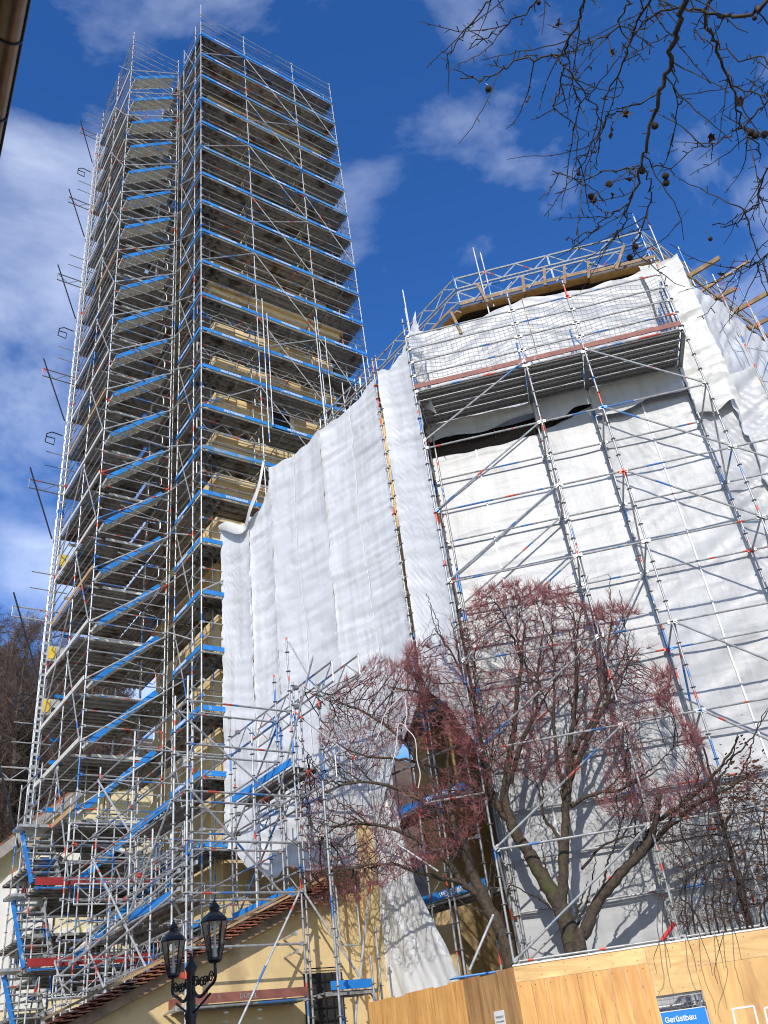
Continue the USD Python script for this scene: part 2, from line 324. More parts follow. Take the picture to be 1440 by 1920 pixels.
def wood(name, base, dark, stretch, knots=True):
    mat(name, {'g': ('geometry', {}), 'oi': ('object_info', {}), 'mp': ('mapping', {'scale': stretch}), 'va': ('vector_math', {'math_type': 'add'}),
        'cx': ('combine_xyz', {}), 'ml': ('math', {'math_type': 'multiply', 'value2': 37.0}),
        'n': ('noise_texture', {'scale': 1.0, 'detail': 7.0, 'roughness': 0.62, 'distortion': 1.4}), 'r': ('rgb_ramp', {'ramp': [(0.28, dark), (0.5, base), (0.72, tuple(min(1, c * 1.3) for c in base))]}),
        'n2': ('noise_texture', {'scale': 0.9, 'detail': 3.0}), 'r2': ('rgb_ramp', {'ramp': [(0.3, (0.72, 0.66, 0.6)), (0.7, (1.0, 1.0, 1.0))]}),
        'mm': ('mix_color', {'blend_type': 'multiply', 'fac': 1.0}),
        'v': ('voronoi_texture', {'scale': 2.6, 'randomness': 1.0}), 'r3': ('rgb_ramp', {'ramp': [(0.0, (1, 1, 1)), (0.035, (1, 1, 1)), (0.085, (0, 0, 0))]}), 'mk': ('mix_color', {'b': (0.10, 0.035, 0.012)}), 'kf': ('math', {'math_type': 'multiply', 'value2': 0.85 if knots else 0.0}),
        'p': ('principled_bsdf', {'roughness': 0.5})},
        [('oi.random', 'ml.value1'), ('ml.value', 'cx.x'), ('ml.value', 'cx.z'), ('g.position', 'va.vector1'), ('cx.vector', 'va.vector2'), ('va.vector', 'mp.vector'), ('mp.vector', 'n.vector'), ('n.fac', 'r.fac'),
         ('va.vector', 'n2.vector'), ('n2.fac', 'r2.fac'), ('r.color', 'mm.a'), ('r2.color', 'mm.b'), ('va.vector', 'v.vector'), ('v.distance', 'r3.fac'), ('r3.color', 'kf.value1'), ('mm.result', 'mk.a'), ('kf.value', 'mk.fac'), ('mk.result', 'p.base_color')])
wood('pine_board', (0.78, 0.42, 0.13), (0.60, 0.25, 0.055), (11.0, 11.0, 1.1))
wood('plywood_flat', (0.80, 0.53, 0.22), (0.66, 0.37, 0.12), (1.6, 1.6, 7.0), False)
wood('plywood_tall', (0.66, 0.39, 0.14), (0.50, 0.25, 0.075), (6.0, 6.0, 0.8), False)
wood('pine_aged', (0.50, 0.29, 0.12), (0.25, 0.13, 0.055), (11.0, 11.0, 1.0))
mat('lamp_glass', {'f': ('fresnel', {'IOR': 1.5}), 't': ('transparent_bsdf', {'color': (0.93, 0.94, 0.93)}), 'g': ('glossy_bsdf', {'roughness': 0.04, 'color': (1, 1, 1)}), 'm': ('mix_closure', {})},
    [('f.fac', 'm.fac'), ('t.BSDF', 'm.closure1'), ('g.BSDF', 'm.closure2')], surface='m.closure')
plain('tube_blue', (0.02, 0.15, 0.42), 0.45, 0.1, 0.3, 6.0, dirt=((0.35, 0.37, 0.38), 5.0, 0.6))
mat('perforated_steel', {'g': ('geometry', {}), 'v': ('voronoi_texture', {'scale': 28.0, 'randomness': 0.25}), 'r': ('rgb_ramp', {'ramp': [(0.0, (0.02, 0.02, 0.02)), (0.28, (0.03, 0.03, 0.03)), (0.36, (0.42, 0.41, 0.38))]}), 'p': ('principled_bsdf', {'roughness': 0.5, 'metallic': 0.2})},
    [('g.position', 'v.vector'), ('v.distance', 'r.fac'), ('r.color', 'p.base_color')])
rng = np.random.default_rng(7)
# ================================================================ the setting: ground, hill
def ground_z(x, y):
    d = np.asarray(y) * 0.80 - np.asarray(x) * 0.60 - 40.0       # the hill climbs behind the tower, to the left and back
    return np.where(d > 0, 0.62 * d * np.clip(d / 14.0, 0, 1), 0.0)
gx = np.concatenate([np.linspace(-900, -120, 12), np.linspace(-110, 60, 60), np.linspace(70, 900, 12)])
gy = np.concatenate([np.linspace(-900, -40, 12), np.linspace(-30, 130, 60), np.linspace(140, 900, 12)])
X, Y = np.meshgrid(gx, gy, indexing='ij')
Z = np.minimum(ground_z(X, Y), 42.0) + np.where(ground_z(X, Y) > 0.5, (meshkit.fbm(np.stack([X / 14, Y / 14, X * 0], -1), 3, 5) - 0.5) * 3.0, 0.0)
low = Z < 0.3
gm = sheet(np.stack([X, Y, np.where(low, 0.0, Z)], -1))
v, q, t = gm
hillq = np.array([k for k in q if not low.ravel()[k].all()]); flatq = np.array([k for k in q if low.ravel()[k].all()])
tag(defmesh('/World/ground', (v, flatq, NOT), 'gravel'), kind='structure')
tag(defmesh('/World/hill', (v, hillq, NOT), 'hill_litter', True), kind='structure')
rd = sheet(A([[[-30, -30, 0.004], [-30, 11.0, 0.004]], [[40, -30, 0.004], [40, 9.6, 0.004]]], float))
tag(defmesh('/World/road', rd, 'asphalt'), kind='structure')

# ================================================================ forest on the hill
def twig_cloud(r, base, tips, n, L, rad, spread, up=0.3):
    """n short twigs leaving the given points"""
    k = r.integers(0, len(tips), n); d = r.normal(0, 1, (n, 3)); d /= np.linalg.norm(d, axis=1, keepdims=True)
    d = d * spread + A([0, 0, up]); d /= np.linalg.norm(d, axis=1, keepdims=True)
    P = tips[k]; return prisms(P, P + d * L * r.uniform(0.5, 1.2, (n, 1)), rad, rad * 0.45)
def bare_tree_meshes(seed, H):
    r = np.random.default_rng(seed); lean = r.normal(0, 0.03, 2)
    zs = np.linspace(0, H * 0.94, 9); tr = np.stack([lean[0] * zs + r.normal(0, 0.10, 9), lean[1] * zs + r.normal(0, 0.10, 9), zs], 1); tr[0, :2] = 0
    trunk = ptube(tr, np.linspace(0.30, 0.05, 9), 7)
    limbs, tips = [], []
    for _ in range(30):
        f = r.uniform(0.38, 0.96); p = A([np.interp(f * H * 0.94, zs, tr[:, k]) for k in range(3)]); a = r.uniform(0, 2 * np.pi); L = H * (0.34 - 0.24 * f) * r.uniform(0.7, 1.2)
        d = A([math.cos(a), math.sin(a), r.uniform(0.35, 1.1)]); d /= np.linalg.norm(d)
        pts = [p]; dd = d
        for s in range(5):
            dd = dd + r.normal(0, 0.16, 3) + A([0, 0, 0.07]); dd /= np.linalg.norm(dd); pts.append(pts[-1] + dd * L / 5)
        pts = A(pts); limbs.append(ptube(pts, np.linspace(0.075, 0.015, 6), 4)); tips.append(np.vstack([pts[1:], (pts[1:-1] + pts[2:]) / 2]))
    tips = np.vstack(tips)
    tw = twig_cloud(r, None, tips, 900, H * 0.055, 0.017, 1.0, 0.35); e = tw[0].reshape(-1, 6, 3)[:, 3]
    return trunk, cat(limbs), cat([tw, twig_cloud(r, None, e, 1700, H * 0.035, 0.010, 1.0, 0.3)])
def conifer_meshes(seed, H):
    r = np.random.default_rng(seed); trunk = tube((0, 0, 0), (0, 0, H), 0.26, 7, False, 0.03)
    P, Q = [], []
    for _ in range(330):
        f = r.uniform(0.30, 0.99); a = r.uniform(0, 2 * np.pi); L = (H * 0.17 * (1.03 - f) + 0.3) * r.uniform(0.6, 1.15)
        p = A([0, 0, H * f]); e = p + A([math.cos(a) * L, math.sin(a) * L, -0.25 * L]); n = 9
        for s in range(n):
            b = p + (e - p) * (s + 0.5) / n; sd = A([-math.sin(a), math.cos(a), 0]) * r.choice([-1, 1]); P.append(b); Q.append(b + sd * L * 0.25 * r.uniform(0.4, 1) + (e - p) / n * 1.2 + A([0, 0, -0.22 * r.random() * L]))
        P.append(p); Q.append(e)
    return trunk, None, prisms(A(P), A(Q), 0.05, 0.012)
def copy_of(first, name, xyz, rz, sc, label, group):
    x = UsdGeom.Xform.Define(stage, numbered('/World', name)); x.AddTranslateOp().Set(Gf.Vec3d(*map(float, xyz))); x.AddRotateZOp().Set(float(rz)); x.AddScaleOp().Set(Gf.Vec3f(sc, sc, sc))
    p = x.GetPrim(); p.GetReferences().AddInternalReference(first); p.SetInstanceable(True); return tag(p, label, 'tree', group)
UsdGeom.Scope.Define(stage, '/World/Looks')
protos = []
for i, (kind, H) in enumerate((('bare', 19.0), ('bare', 17.0), ('bare', 21.0), ('conifer', 18.0))):
    c = stage.CreateClassPrim(f'/forest_{kind}_{i}'); tk, lb, tw = (bare_tree_meshes if kind == 'bare' else conifer_meshes)(20 + i, H)
    defmesh(f'{c.GetPath()}/trunk', tk, 'far_bark', True)
    if lb: defmesh(f'{c.GetPath()}/limbs', lb, 'far_bark')
    tag(defmesh(f'{c.GetPath()}/' + ('twigs' if kind == 'bare' else 'needles'), tw, 'far_twig' if kind == 'bare' else 'far_needles'), kind='stuff')
    protos.append((c.GetPath(), kind))
fr = np.random.default_rng(3); spots = []
for _ in range(4000):
    az = math.radians(fr.uniform(-31, -19.5)); D = fr.uniform(50, 92); x, y = D * math.sin(az), D * math.cos(az)
    z = float(np.minimum(ground_z(x, y), 42.0))
    if z > 1.5 and all(math.hypot(x - a, y - b) > 2.5 for a, b, _ in spots): spots.append((x, y, z))
    if len(spots) >= 100: break
spots.sort(key=lambda s: math.hypot(*s[:2]))
for i, (x, y, z) in enumerate(spots):
    k = 3 if i % 9 in (4, 7) else int(fr.integers(0, 3)); path, kind = protos[k]
    copy_of(path, 'bare_tree' if kind == 'bare' else 'conifer', (x, y, z - 0.4), fr.uniform(0, 360), fr.uniform(0.72, 1.1) * (0.86 if D > 80 else 1.0),
            'tall leafless brown tree in the wood on the hill left of the tower' if kind == 'bare' else 'dark green conifer among the leafless trees on the hill left of the tower',
            'leafless trees on the wooded hill' if kind == 'bare' else 'conifers on the wooded hill')

# ================================================================ church: tower shaft
def arch_pts(w, h, n=8):
    """outline of a round-headed opening, w wide, h high to the crown"""
    a = np.linspace(0, np.pi, n + 1); r = w / 2
    return [(-r, 0), (r, 0)] + [(r * math.cos(k), h - r + r * math.sin(k)) for k in a]
TW0, TW1 = 1.30, 6.95
tw = Thing('church_tower', 'square cream plastered church tower almost hidden inside blue and silver scaffolding', 'church tower', TF(4.1, 4.1, 0))
tw.add('shaft', fbox(TF, TW0, TW1, TW0, TW1, 0, 46.6), 'plaster_cream')
for u in (TW0 - 0.10, TW1 - 0.75):
    for v in (TW0 - 0.10, TW1 - 0.75):
        for z0, z1 in ((0, 17.3), (18.2, 30.6), (31.6, 44.6)):
            tw.add('corner_pilaster', fbox(TF, u, u + 0.85, v, v + 0.85, z0, z1), 'plaster_cream')
for z in (17.3, 30.6, 44.6):
    for k, (o, h0, h1) in enumerate(((0.30, 0, 0.3), (0.45, 0.3, 0.6), (0.60, 0.6, 0.88))):
        tw.add('cornice', fbox(TF, TW0 - o, TW1 + o, TW0 - o, TW1 + o, z + h0, z + h1 - 0.003), 'plaster_cream')
for zc in (11.5, 20.5, 23.8, 36.5):
    for face in (0, 1):
        mid = (TW0 + TW1) / 2; w, h = (1.5, 3.6) if zc > 30 else (0.85, 2.0)
        for k, (g, dp, mt, nm) in enumerate(((0.22, 0.06, 'plaster_white', 'window_surround'), (0.0, 0.09, 'dark_void', 'window_opening'))):
            pts = [TF(mid + x, TW0 - dp, zc - g + y * (h + 2 * g) / h) if face == 0 else TF(TW0 - dp, mid + x, zc - g + y * (h + 2 * g) / h) for x, y in [(x * (w + 2 * g) / w, y) for x, y in arch_pts(w, h)]]
            tw.add(nm, poly_prism(pts, (TF.V if face == 0 else TF.U) * 0.12), mt)
tw.add('roof', cat([poly_prism([TF(TW0 - .3, TW0 - .3, 46.6), TF(TW1 + .3, TW0 - .3, 46.6), TF(TW1 + .3, TW1 + .3, 46.6), TF(TW0 - .3, TW1 + .3, 46.6)], (0, 0, 0.25)), ]), 'roof_slate')
tw.done()

# ================================================================ church: nave and choir under the sheets
C1, C2 = CF(1.71, 2.2, 0)[:2], CF(7.85, 2.2, 0)[:2]
C0_ = atz(590, 795, 23.15)[:2]; WE = (C0_ - C1) / np.linalg.norm(C0_ - C1)
C3 = atz(1422, 607, 23.0)[:2]; GE = (C3 - C2) / np.linalg.norm(C3 - C2)
C0_ = C1 + WE * 6.2
GF = Frame(C2, GE, (-GE[1], GE[0]))
inw = (CF.n * 0.35); ctr = (C1 + C2) / 2 + CF.n * 6
def shrink(p, k): d = ctr - p; return p + d / np.linalg.norm(d) * k
P0, P1, P2, P3 = (shrink(p, 0.55) for p in (C0_, C1, C2, C2 + GE * 8.0))
back = [P3 + CF.n * 6, P0 + CF.n * 5 + A([3.0, 0])]
foot = [P0, P1, P2, P3, *back]
ch = Thing('church', 'cream plastered church choir and nave wrapped in white sheets and scaffolding', 'church', [*P1, 0])
def wall_seg(a, b, z0, z1, th, mt, name, o=0.0):
    d = (b - a) / np.linalg.norm(b - a); n = A([-d[1], d[0]]); n = n if n @ (ctr - a) > 0 else -n; L = np.linalg.norm(b - a)
    F = Frame(a, d, n); ch.add(name, fbox(F, 0, L, -o, th, z0, z1), mt); return F, L
for i in range(6):
    a, b = foot[i], foot[(i + 1) % 6]
    F, L = wall_seg(a, b, 0 if i else 11.0, 21.3, 0.6, 'plaster_cream', 'wall')
    if i == 0:                                # low down the side wall stands far back, behind a deep recess beside the choir
        ra, rb_ = P1 + CF.n * 0.1, P1 + CF.n * 5.2
        wall_seg(rb_, ra, 0, 17.0, 0.6, 'plaster_cream', 'wall'); wall_seg(a + CF.n * 4.0, rb_, 0, 17.0, 0.6, 'plaster_cream', 'wall')
        wall_seg(a + CF.n * 3.9, rb_, 2.9, 3.3, 0.3, 'stone_grey', 'string_course', 0.2)
        H_ = Frame(ra, CF.n, CF.d); ch.add('window', fbox(H_, .35, 4.9, -.75 + .7, .02, 3.6, 10.2), 'dark_void')  # no known window: dark panel added to blacken the recess return wall
        G = Frame(rb_, a + CF.n * 4.0 - rb_, CF.n); ch.add('window', poly_prism([G(1.6 + x, -0.75 if False else -.06, 4.2 + y) for x, y in arch_pts(2.2, 6.0)], G.V * .1), 'dark_void')
    if i < 3:
        if i: wall_seg(a, b, 0, 1.6, 0.3, 'stone_grey', 'plinth', 0.12)
        wall_seg(a, b, 21.0, 21.3, 0.3, 'plaster_cream', 'cornice', 0.25)
        for u in ((0.2, L - 1.0) if i != 2 else (0.2,)): ch.add('pilaster', fbox(F, u, u + 0.8, -0.22, -0.003, 1.6 if i else 11.0, 21.0), 'plaster_cream')
        if L > 4 and i:
            pts = [F(L / 2 + x, -0.04, 8.5 + y) for x, y in arch_pts(2.0, 7.5)]
            ch.add('window', poly_prism(pts, F.V * 0.08), 'dark_void')
# roof: low pyramid behind the truss ring
apex = A([*(ctr + CF.n * 2), 24.2]); ring_ = [A([*shrink(p, 0.1), 21.95]) for p in (C0_, C1, C2, C2 + GE * 8.0)] + [A([*p, 21.95]) for p in back]
for i in range(6):
    a, b = ring_[i], ring_[(i + 1) % 6]; ch.add('roof_slope', poly_prism([a, b, apex], A([0, 0, -0.15])), 'roof_slate')
# board edge and rafters under the girders
for a, b, L in ((C1, C0_, 6.2), (C1, C2, 6.15), (C2, C2 + GE * 8, 8.0)):
    d = (b - a) / np.linalg.norm(b - a); n = A([-d[1], d[0]]); n = n if n @ (ctr - a) > 0 else -n; F = Frame(a, d, n)
    nb = int(L / 1.55)
    for k in range(nb):
        u0, u1 = L * k / nb + 0.01, L * (k + 1) / nb - 0.01; dz = 0.05 * math.sin(k * 2.3)
        ch.add('eaves_board', obox((F(u0, -0.30, 21.62 + dz) + F(u1, 0.25, 21.62 + dz)) / 2, F.U * (u1 - u0) / 2, (F.V * 0.17 + F.Z * 0.04), F.Z * 0.03), 'new_timber')
        ch.add('eaves_fascia', fbox(F, u0, u1, -0.33, -0.30, 21.60 + dz, 21.72 + dz), 'old_timber')
    if a is C1 and b is C2:
        for px, py, px2, py2 in ((846, 585, 865, 625), (895, 532, 914, 567), (980, 518, 983, 548), (1020, 500, 1022, 535), (1058, 498, 1059, 533), (1103, 490, 1104, 522), (1170, 460, 1155, 505)):
            u, z = on(px, py, F.O - 0.42 * F.n, F.d); u2, z2 = on(px2, py2, F.O - 0.42 * F.n, F.d); ch.add('rafter_end', beam(F(u, -0.42, z), F(u2, -0.42, z2), 0.05, 0.085), 'old_timber')
for u, L, dz in ((1.6, 1.3, 0.0), (2.9, 1.7, 0.25), (3.1, 0.9, -0.1), (4.4, 1.4, 0.0), (5.6, 1.5, -0.05), (6.5, 1.3, 0.0)):
    ch.add('rafter_end', beam(GF(u, 0.3, 21.9 + dz), GF(u + 0.1, -L, 21.75 + dz * 1.2), 0.07, 0.16 if L != 1.7 else 0.07), 'old_timber' if u != 2.9 else 'new_timber')
for k in range(4): ch.add('shading_board', fbox(CF, -0.2 + k * 2.1, 1.88 + k * 2.1, 1.95 + .01 * (k % 2), 1.98 + .01 * (k % 2), 14.8, 17.4), 'bark_dark')  # dark timber boards, extended along the wall to keep the gap under the platform dark
ch.done()

# ================================================================ pale house behind the left scaffold, with a sloping verge
hs = Thing('parish_house', 'pale yellow gabled house with white window surrounds behind the stair scaffold', 'house', TF(-5.0, 11.5, 0))
HF = Frame(TF(-9.5, 11.0, 0)[:2], RD, LD)
g0, g1 = on(0, 1600, HF.O, HF.d), on(190, 1455, HF.O, HF.d)
sl = (g1[1] - g0[1]) / (g1[0] - g0[0]); ur = g1[0] + 1.2; zt = g1[1] + 1.2 * sl
ul = g0[0] - 3.0; zl = g0[1] - 3.0 * sl
hs.add('gable_wall', poly_prism([HF(ul, 0, 0), HF(2 * ur - ul, 0, 0), HF(2 * ur - ul, 0, zl), HF(ur, 0, zt), HF(ul, 0, zl)], HF.V * 0.5), 'plaster_pale')
for sgn in (1, -1):
    a, b = HF(ur - sgn * (ur - ul + 0.6), 0, zl - 0.6 * sl), HF(ur, 0, zt)
    up = A([0, 0, 1.0])
    hs.add('roof_slope', poly_prism([a + HF.V * -0.5 + up * 0.12, b + HF.V * -0.5 + up * 0.12, b + HF.V * 9 + up * 0.12, a + HF.V * 9 + up * 0.12], up * 0.22), 'roof_tile')
    hs.add('verge_board', beam(a - HF.V * 0.52, b - HF.V * 0.52, 0.06, 0.34), 'stone_grey')
    hs.add('eaves_soffit', beam(a - HF.V * 0.24 - up * 0.03, b - HF.V * 0.24 - up * 0.03, 0.46, 0.05), 'plaster_white')
for px, py, w, h in ((30, 1880, 1.5, 4.0), (95, 1700, 1.0, 1.9), (160, 1690, 1.0, 1.9), (65, 1850, 1.0, 2.0), (215, 1690, 1.0, 1.9), (120, 1860, 1.0, 2.0), (180, 1850, 1.0, 2.0)):
    u, z = on(px, py, HF.O, HF.d)
    hs.add('window_surround', poly_prism([HF(u + x * 1.35, -0.06, z - 0.2 + y * 1.12) for x, y in arch_pts(w, h)], HF.V * 0.12), 'plaster_white')
    hs.add('window_pane', poly_prism([HF(u + x * 0.8, -0.10, z + y * 0.95) for x, y in arch_pts(w, h)], HF.V * 0.10), 'plaster_white' if px in (30,) else 'dark_void')
hs.done()
# ================================================================ scaffold pieces
TXT = {}
def lettering(text, F, u, v, z, h, side=-1, depth=0.006, bold=True):
    """raised letters on a board that faces -v, reading along u"""
    key = (text, bold)
    if key not in TXT:
        tm = meshkit.text_mesh(text, 1.0, 0.01, bold); TXT[key] = (A(tm.vertices), A(tm.faces))
    tv, tf = TXT[key]; w = tv[:, 0].max()
    P = F(u, v, z)[None] + (tv[:, :1] - w / 2) * h * F.U + tv[:, 1:2] * h * F.Z - tv[:, 2:3] * (depth / 0.01) * F.V
    return (P, NOQ, tf), w * h
def deck(F, u0, u1, v0, v1, z, along='u'):
    """steel planks with side flanges, z = walking surface"""
    out = []; wid = (v1 - v0) if along == 'u' else (u1 - u0); n = max(1, int(round(wid / 0.34))); s = wid / n
    for k in range(n):
        a, b = k * s + 0.012, (k + 1) * s - 0.012
        for lo, hi, z0, z1 in ((a, b, -0.012, 0.0), (a, a + 0.03, -0.075, -0.013), (b - 0.03, b, -0.075, -0.013), ((a + b) / 2 - 0.05, (a + b) / 2 + 0.05, -0.03, -0.013)):
            out.append(fbox(F, u0 + .03, u1 - .03, v0 + lo, v0 + hi, z + z0, z + z1) if along == 'u' else fbox(F, u0 + lo, u0 + hi, v0 + .03, v1 - .03, z + z0, z + z1))
    return cat(out)
R_ = 0.0242
def standard(F, u, v, z0, z1, step=0.0, n=7, off=0.0, r=R_):
    """upright tube, with ring discs every step metres, and a spigot joint sleeve every 2 m"""
    ms = [tube(F(u, v, z0), F(u, v, z1), r, n, True)]
    if step:
        k = math.ceil((z0 - off) / step)
        while off + k * step < z1 - 0.05:
            ms.append(ring(F(u, v, off + k * step), (0, 0, 1), 0.060, 0.011, 8)); k += 1
    return cat(ms)
def rail(F, a, b, r=R_, n=6, heads=True):
    """tube between two points with wedge heads at its ends"""
    p, q = F(*a), F(*b); d = (q - p) / np.linalg.norm(q - p)
    ms = [tube(p + d * 0.04, q - d * 0.04, r, n)]
    if heads:
        for c, s in ((p, 1), (q, -1)): ms.append(obox(c + d * s * 0.06, d * 0.045, np.cross(d, [0, 0, 1.0]) * 0.022 + 1e-6, A([0, 0, 0.04])))
    return cat(ms)
def lattice(p, q, h, r=0.0242, pitch=0.55, up=(0, 0, 1.0), verts=True, wr=0.015):
    """lattice girder: two chords and zigzag webbing; p, q are the ends of the lower chord"""
    p, q, up = A(p, float), A(q, float), A(up, float); L = np.linalg.norm(q - p); n = max(2, int(round(L / pitch))); ms = [tube(p, q, r, 6, True), tube(p + up * h, q + up * h, r, 6, True)]
    for k in range(n):
        a, b = p + (q - p) * k / n, p + (q - p) * (k + 1) / n
        ms.append(tube(a if k % 2 else a + up * h, b + up * h if k % 2 else b, wr, 5))
    if verts: ms += [tube(p, p + up * h, 0.016, 5), tube(q, q + up * h, 0.016, 5)]
    return cat(ms)

# ================================================================ scaffold round the tower
ZL = [1.44 + 2 * k for k in range(25)]
ts = Thing('tower_scaffold', 'tall silver scaffold with blue lettered toe boards rising round the church tower', 'scaffold', TF(0, 0, 0))
US = [0.0, 2.57, 5.64, 8.21]; VS = [0.0, 0.73, 2.30, 5.37, 8.21]; W_ = 0.73; S_ = 8.21
for u in US: ts.add('standard', standard(TF, u, 0, 0, 51.55 + (0.9 if u == 0 else 0), 2.0, off=1.36), 'pale_tube', True)
for u in US[1:3]: ts.add('standard', standard(TF, u, W_, 0, 50.6), 'galvanised_tube', True)
for v in VS[1:]: ts.add('standard', standard(TF, 0, v, 0, 51.4, 2.0, off=1.36), 'pale_tube', True)
for v in VS[2:4]: ts.add('standard', standard(TF, W_, v, 0, 50.5), 'galvanised_tube', True)
for v in (W_, 2.3, 5.37, S_): ts.add('standard', standard(TF, S_, v, 0, 51.5, 2.0, off=1.36), 'galvanised_tube', True)
for v in (2.3, 5.37): ts.add('standard', standard(TF, S_ - W_, v, 0, 50.5), 'galvanised_tube', True)
ts.add('standard', standard(TF, W_, W_, 0, 50.4), 'galvanised_tube', True); ts.add('standard', standard(TF, S_ - W_, W_, 0, 50.4), 'galvanised_tube', True)
rg = np.random.default_rng(11)
def toe(F, u0, u1, z, text, hid=False):
    """blue toe board on the outer side, with lettering"""
    b = fbox(F, u0 + 0.03, u1 - 0.03, -0.062, -0.034, z + 0.005, z + 0.165); subs = []
    if text and u1 - u0 > 1.4:
        tm, w = lettering('WESTERMAIER', F, (u0 + u1) / 2 + rg.uniform(-.1, .1), -0.063, z + 0.045, 0.088, depth=0.004)
        subs.append(('lettering', tm, 'paint_white', False))
    return b, subs
LF = Frame(TF.O, LD, RD)                      # the left face as a frame of its own (u back, v into the tower)
for k, z in enumerate(ZL):
    for i in range(3):
        u0, u1 = US[i], US[i + 1]
        hidden = z < 12 and i > 0
        if hidden: continue
        ts.add('deck', deck(TF, u0, u1, 0.02, 1.27 if z > 30 else 1.06, z), 'deck_steel')
        q_ = rg.random(); b, s = toe(TF, u0, u1, z, q_ < .85); ts.add('toe_board', b, 'board_blue' if q_ < .78 else 'board_faded', subs=s)
        ts.add('edge_rail', cat([rail(TF, (u0, 0, z - 0.05), (u1, 0, z - 0.05))]), 'galvanised_tube')
        for h in (0.5, 1.0): ts.add('guard_rail', rail(TF, (u0, -0.0, z + h), (u1, -0.0, z + h), 0.019), 'galvanised_tube')
        ts.add('inner_rail', rail(TF, (u0, 1.07, z - 0.05), (u1, 1.07, z - 0.05), 0.02), 'dark_tube')
        if rg.random() < 0.5: ts.add('inner_rail', rail(TF, (u0, W_, z + 1.0), (u1, W_, z + 1.0), 0.019), 'dark_tube')
        if rg.random() < 0.6:
            uu = rg.uniform(u0 + .3, u1 - .3); ts.add('wall_anchor', tube(TF(uu, -0.05, z + 1.75), TF(uu + .1, 1.28, z + 1.72), 0.022, 5, True), 'dark_tube')
        for u in ((u0, u1) if i == 2 else (u0,)):
            ts.add('transom', cat([tube(TF(u, 0.0, z - 0.06), TF(u, 1.1, z - 0.06), R_, 5), tube(TF(u, 0.1, z - 0.12), TF(u, 1.0, z - 0.62), 0.016, 5)]), 'dark_tube')
    for i in range(2):                        # left face: short returns beside the stair tower
        v0, v1 = VS[i], VS[i + 1]
        ts.add('deck', deck(LF, v0, v1, 0.02, 1.06, z), 'deck_steel')
        b, s = toe(LF, v0, v1, z, i == 1 and False)
        if i == 1:
            tm, w = lettering('WESTERMAIER', Frame(LF(v0 + v1, 0, 0)[:2], -LD, RD), (v0 + v1) / 2, -0.063, z + 0.045, 0.088, depth=0.004); s = [('lettering', tm, 'paint_white', False)]
        ts.add('toe_board', b, 'board_blue', subs=s)
        ts.add('edge_rail', rail(LF, (v0, 0, z - 0.05), (v1, 0, z - 0.05)), 'galvanised_tube')
        for h in (0.5, 1.0): ts.add('guard_rail', rail(LF, (v0, 0, z + h), (v1, 0, z + h), 0.019), 'galvanised_tube')
        ts.add('transom', tube(LF(v1, 0, z - 0.06), LF(v1, 1.1, z - 0.06), R_, 5), 'dark_tube')
    for i in range(2, 4):
        ts.add('deck', deck(LF, VS[i], VS[i + 1], 0.02, 1.06, z), 'deck_steel')
        ts.add('edge_rail', rail(LF, (VS[i], 0, z - 0.05), (VS[i + 1], 0, z - 0.05)), 'galvanised_tube')
    if z > 19:                                # right side, seen edge on from below
        for v0, v1 in ((1.08, 2.3), (2.3, 5.37), (5.37, S_)):
            ts.add('deck', deck(TF, S_ - 1.06, S_ - 0.02, v0, v1, z, 'v'), 'deck_steel')
        for v0, v1 in ((0, W_), (W_, 2.3), (2.3, 5.37), (5.37, S_)):
            for h in (-0.05, 0.5, 1.0): ts.add('guard_rail', rail(TF, (S_, v0, z + h), (S_, v1, z + h), 0.019, 5, False), 'galvanised_tube')
            ts.add('toe_board', fbox(TF, S_ + 0.034, S_ + 0.062, v0 + .03, v1 - .03, z + .005, z + .165), 'board_blue')
        for v in (W_, 2.3, 5.37): ts.add('transom', tube(TF(S_ - 1.1, v, z - .06), TF(S_ + .35 * (v < 1), v, z - .06), R_, 5), 'dark_tube')
for k in range(24):                           # long diagonals on the right face
    z = ZL[k]
    if k % 2 == 0: ts.add('diagonal_brace', rail(TF, (2.57, -0.06, z + 3.9), (5.64, -0.06, z + 0.05)), 'galvanised_tube')
    if k % 4 == 1: ts.add('diagonal_brace', rail(TF, (2.57, -0.06, z + 0.1), (5.64, -0.06, z + 1.9)), 'galvanised_tube')
    if k % 4 == 3: ts.add('diagonal_brace', rail(TF, (0.0, -0.06, z + 0.1), (2.57, -0.06, z + 1.9)), 'galvanised_tube')
    if k % 2: ts.add('diagonal_brace', rail(LF, (0.78, -0.05, z + 0.1), (2.28, -0.05, z + 3.9), 0.02), 'galvanised_tube')
    if k % 5 == 2: ts.add('diagonal_brace', rail(TF, (5.64, -0.06, z + 3.9), (8.21, -0.06, z + 0.05)), 'galvanised_tube')
for h in (0.5, 1.0, 1.5): # top cage of rails
    for u0, u1 in zip(US, US[1:]): ts.add('guard_rail', rail(TF, (u0, W_ * 0, ZL[-1] + h + .5), (u1, 0, ZL[-1] + h + .5), 0.019), 'galvanised_tube')
for u in (1.3, 3.6, 4.2, 6.4, 7.2): ts.add('rail_post', tube(TF(u, 0.9, ZL[-1]), TF(u, 0.9, ZL[-1] + 1.5), 0.02, 6, True), 'galvanised_tube')
for h in (0.7, 1.3): ts.add('guard_rail', rail(TF, (0.2, 0.9, ZL[-1] + h), (8.0, 0.9, ZL[-1] + h), 0.016), 'galvanised_tube')
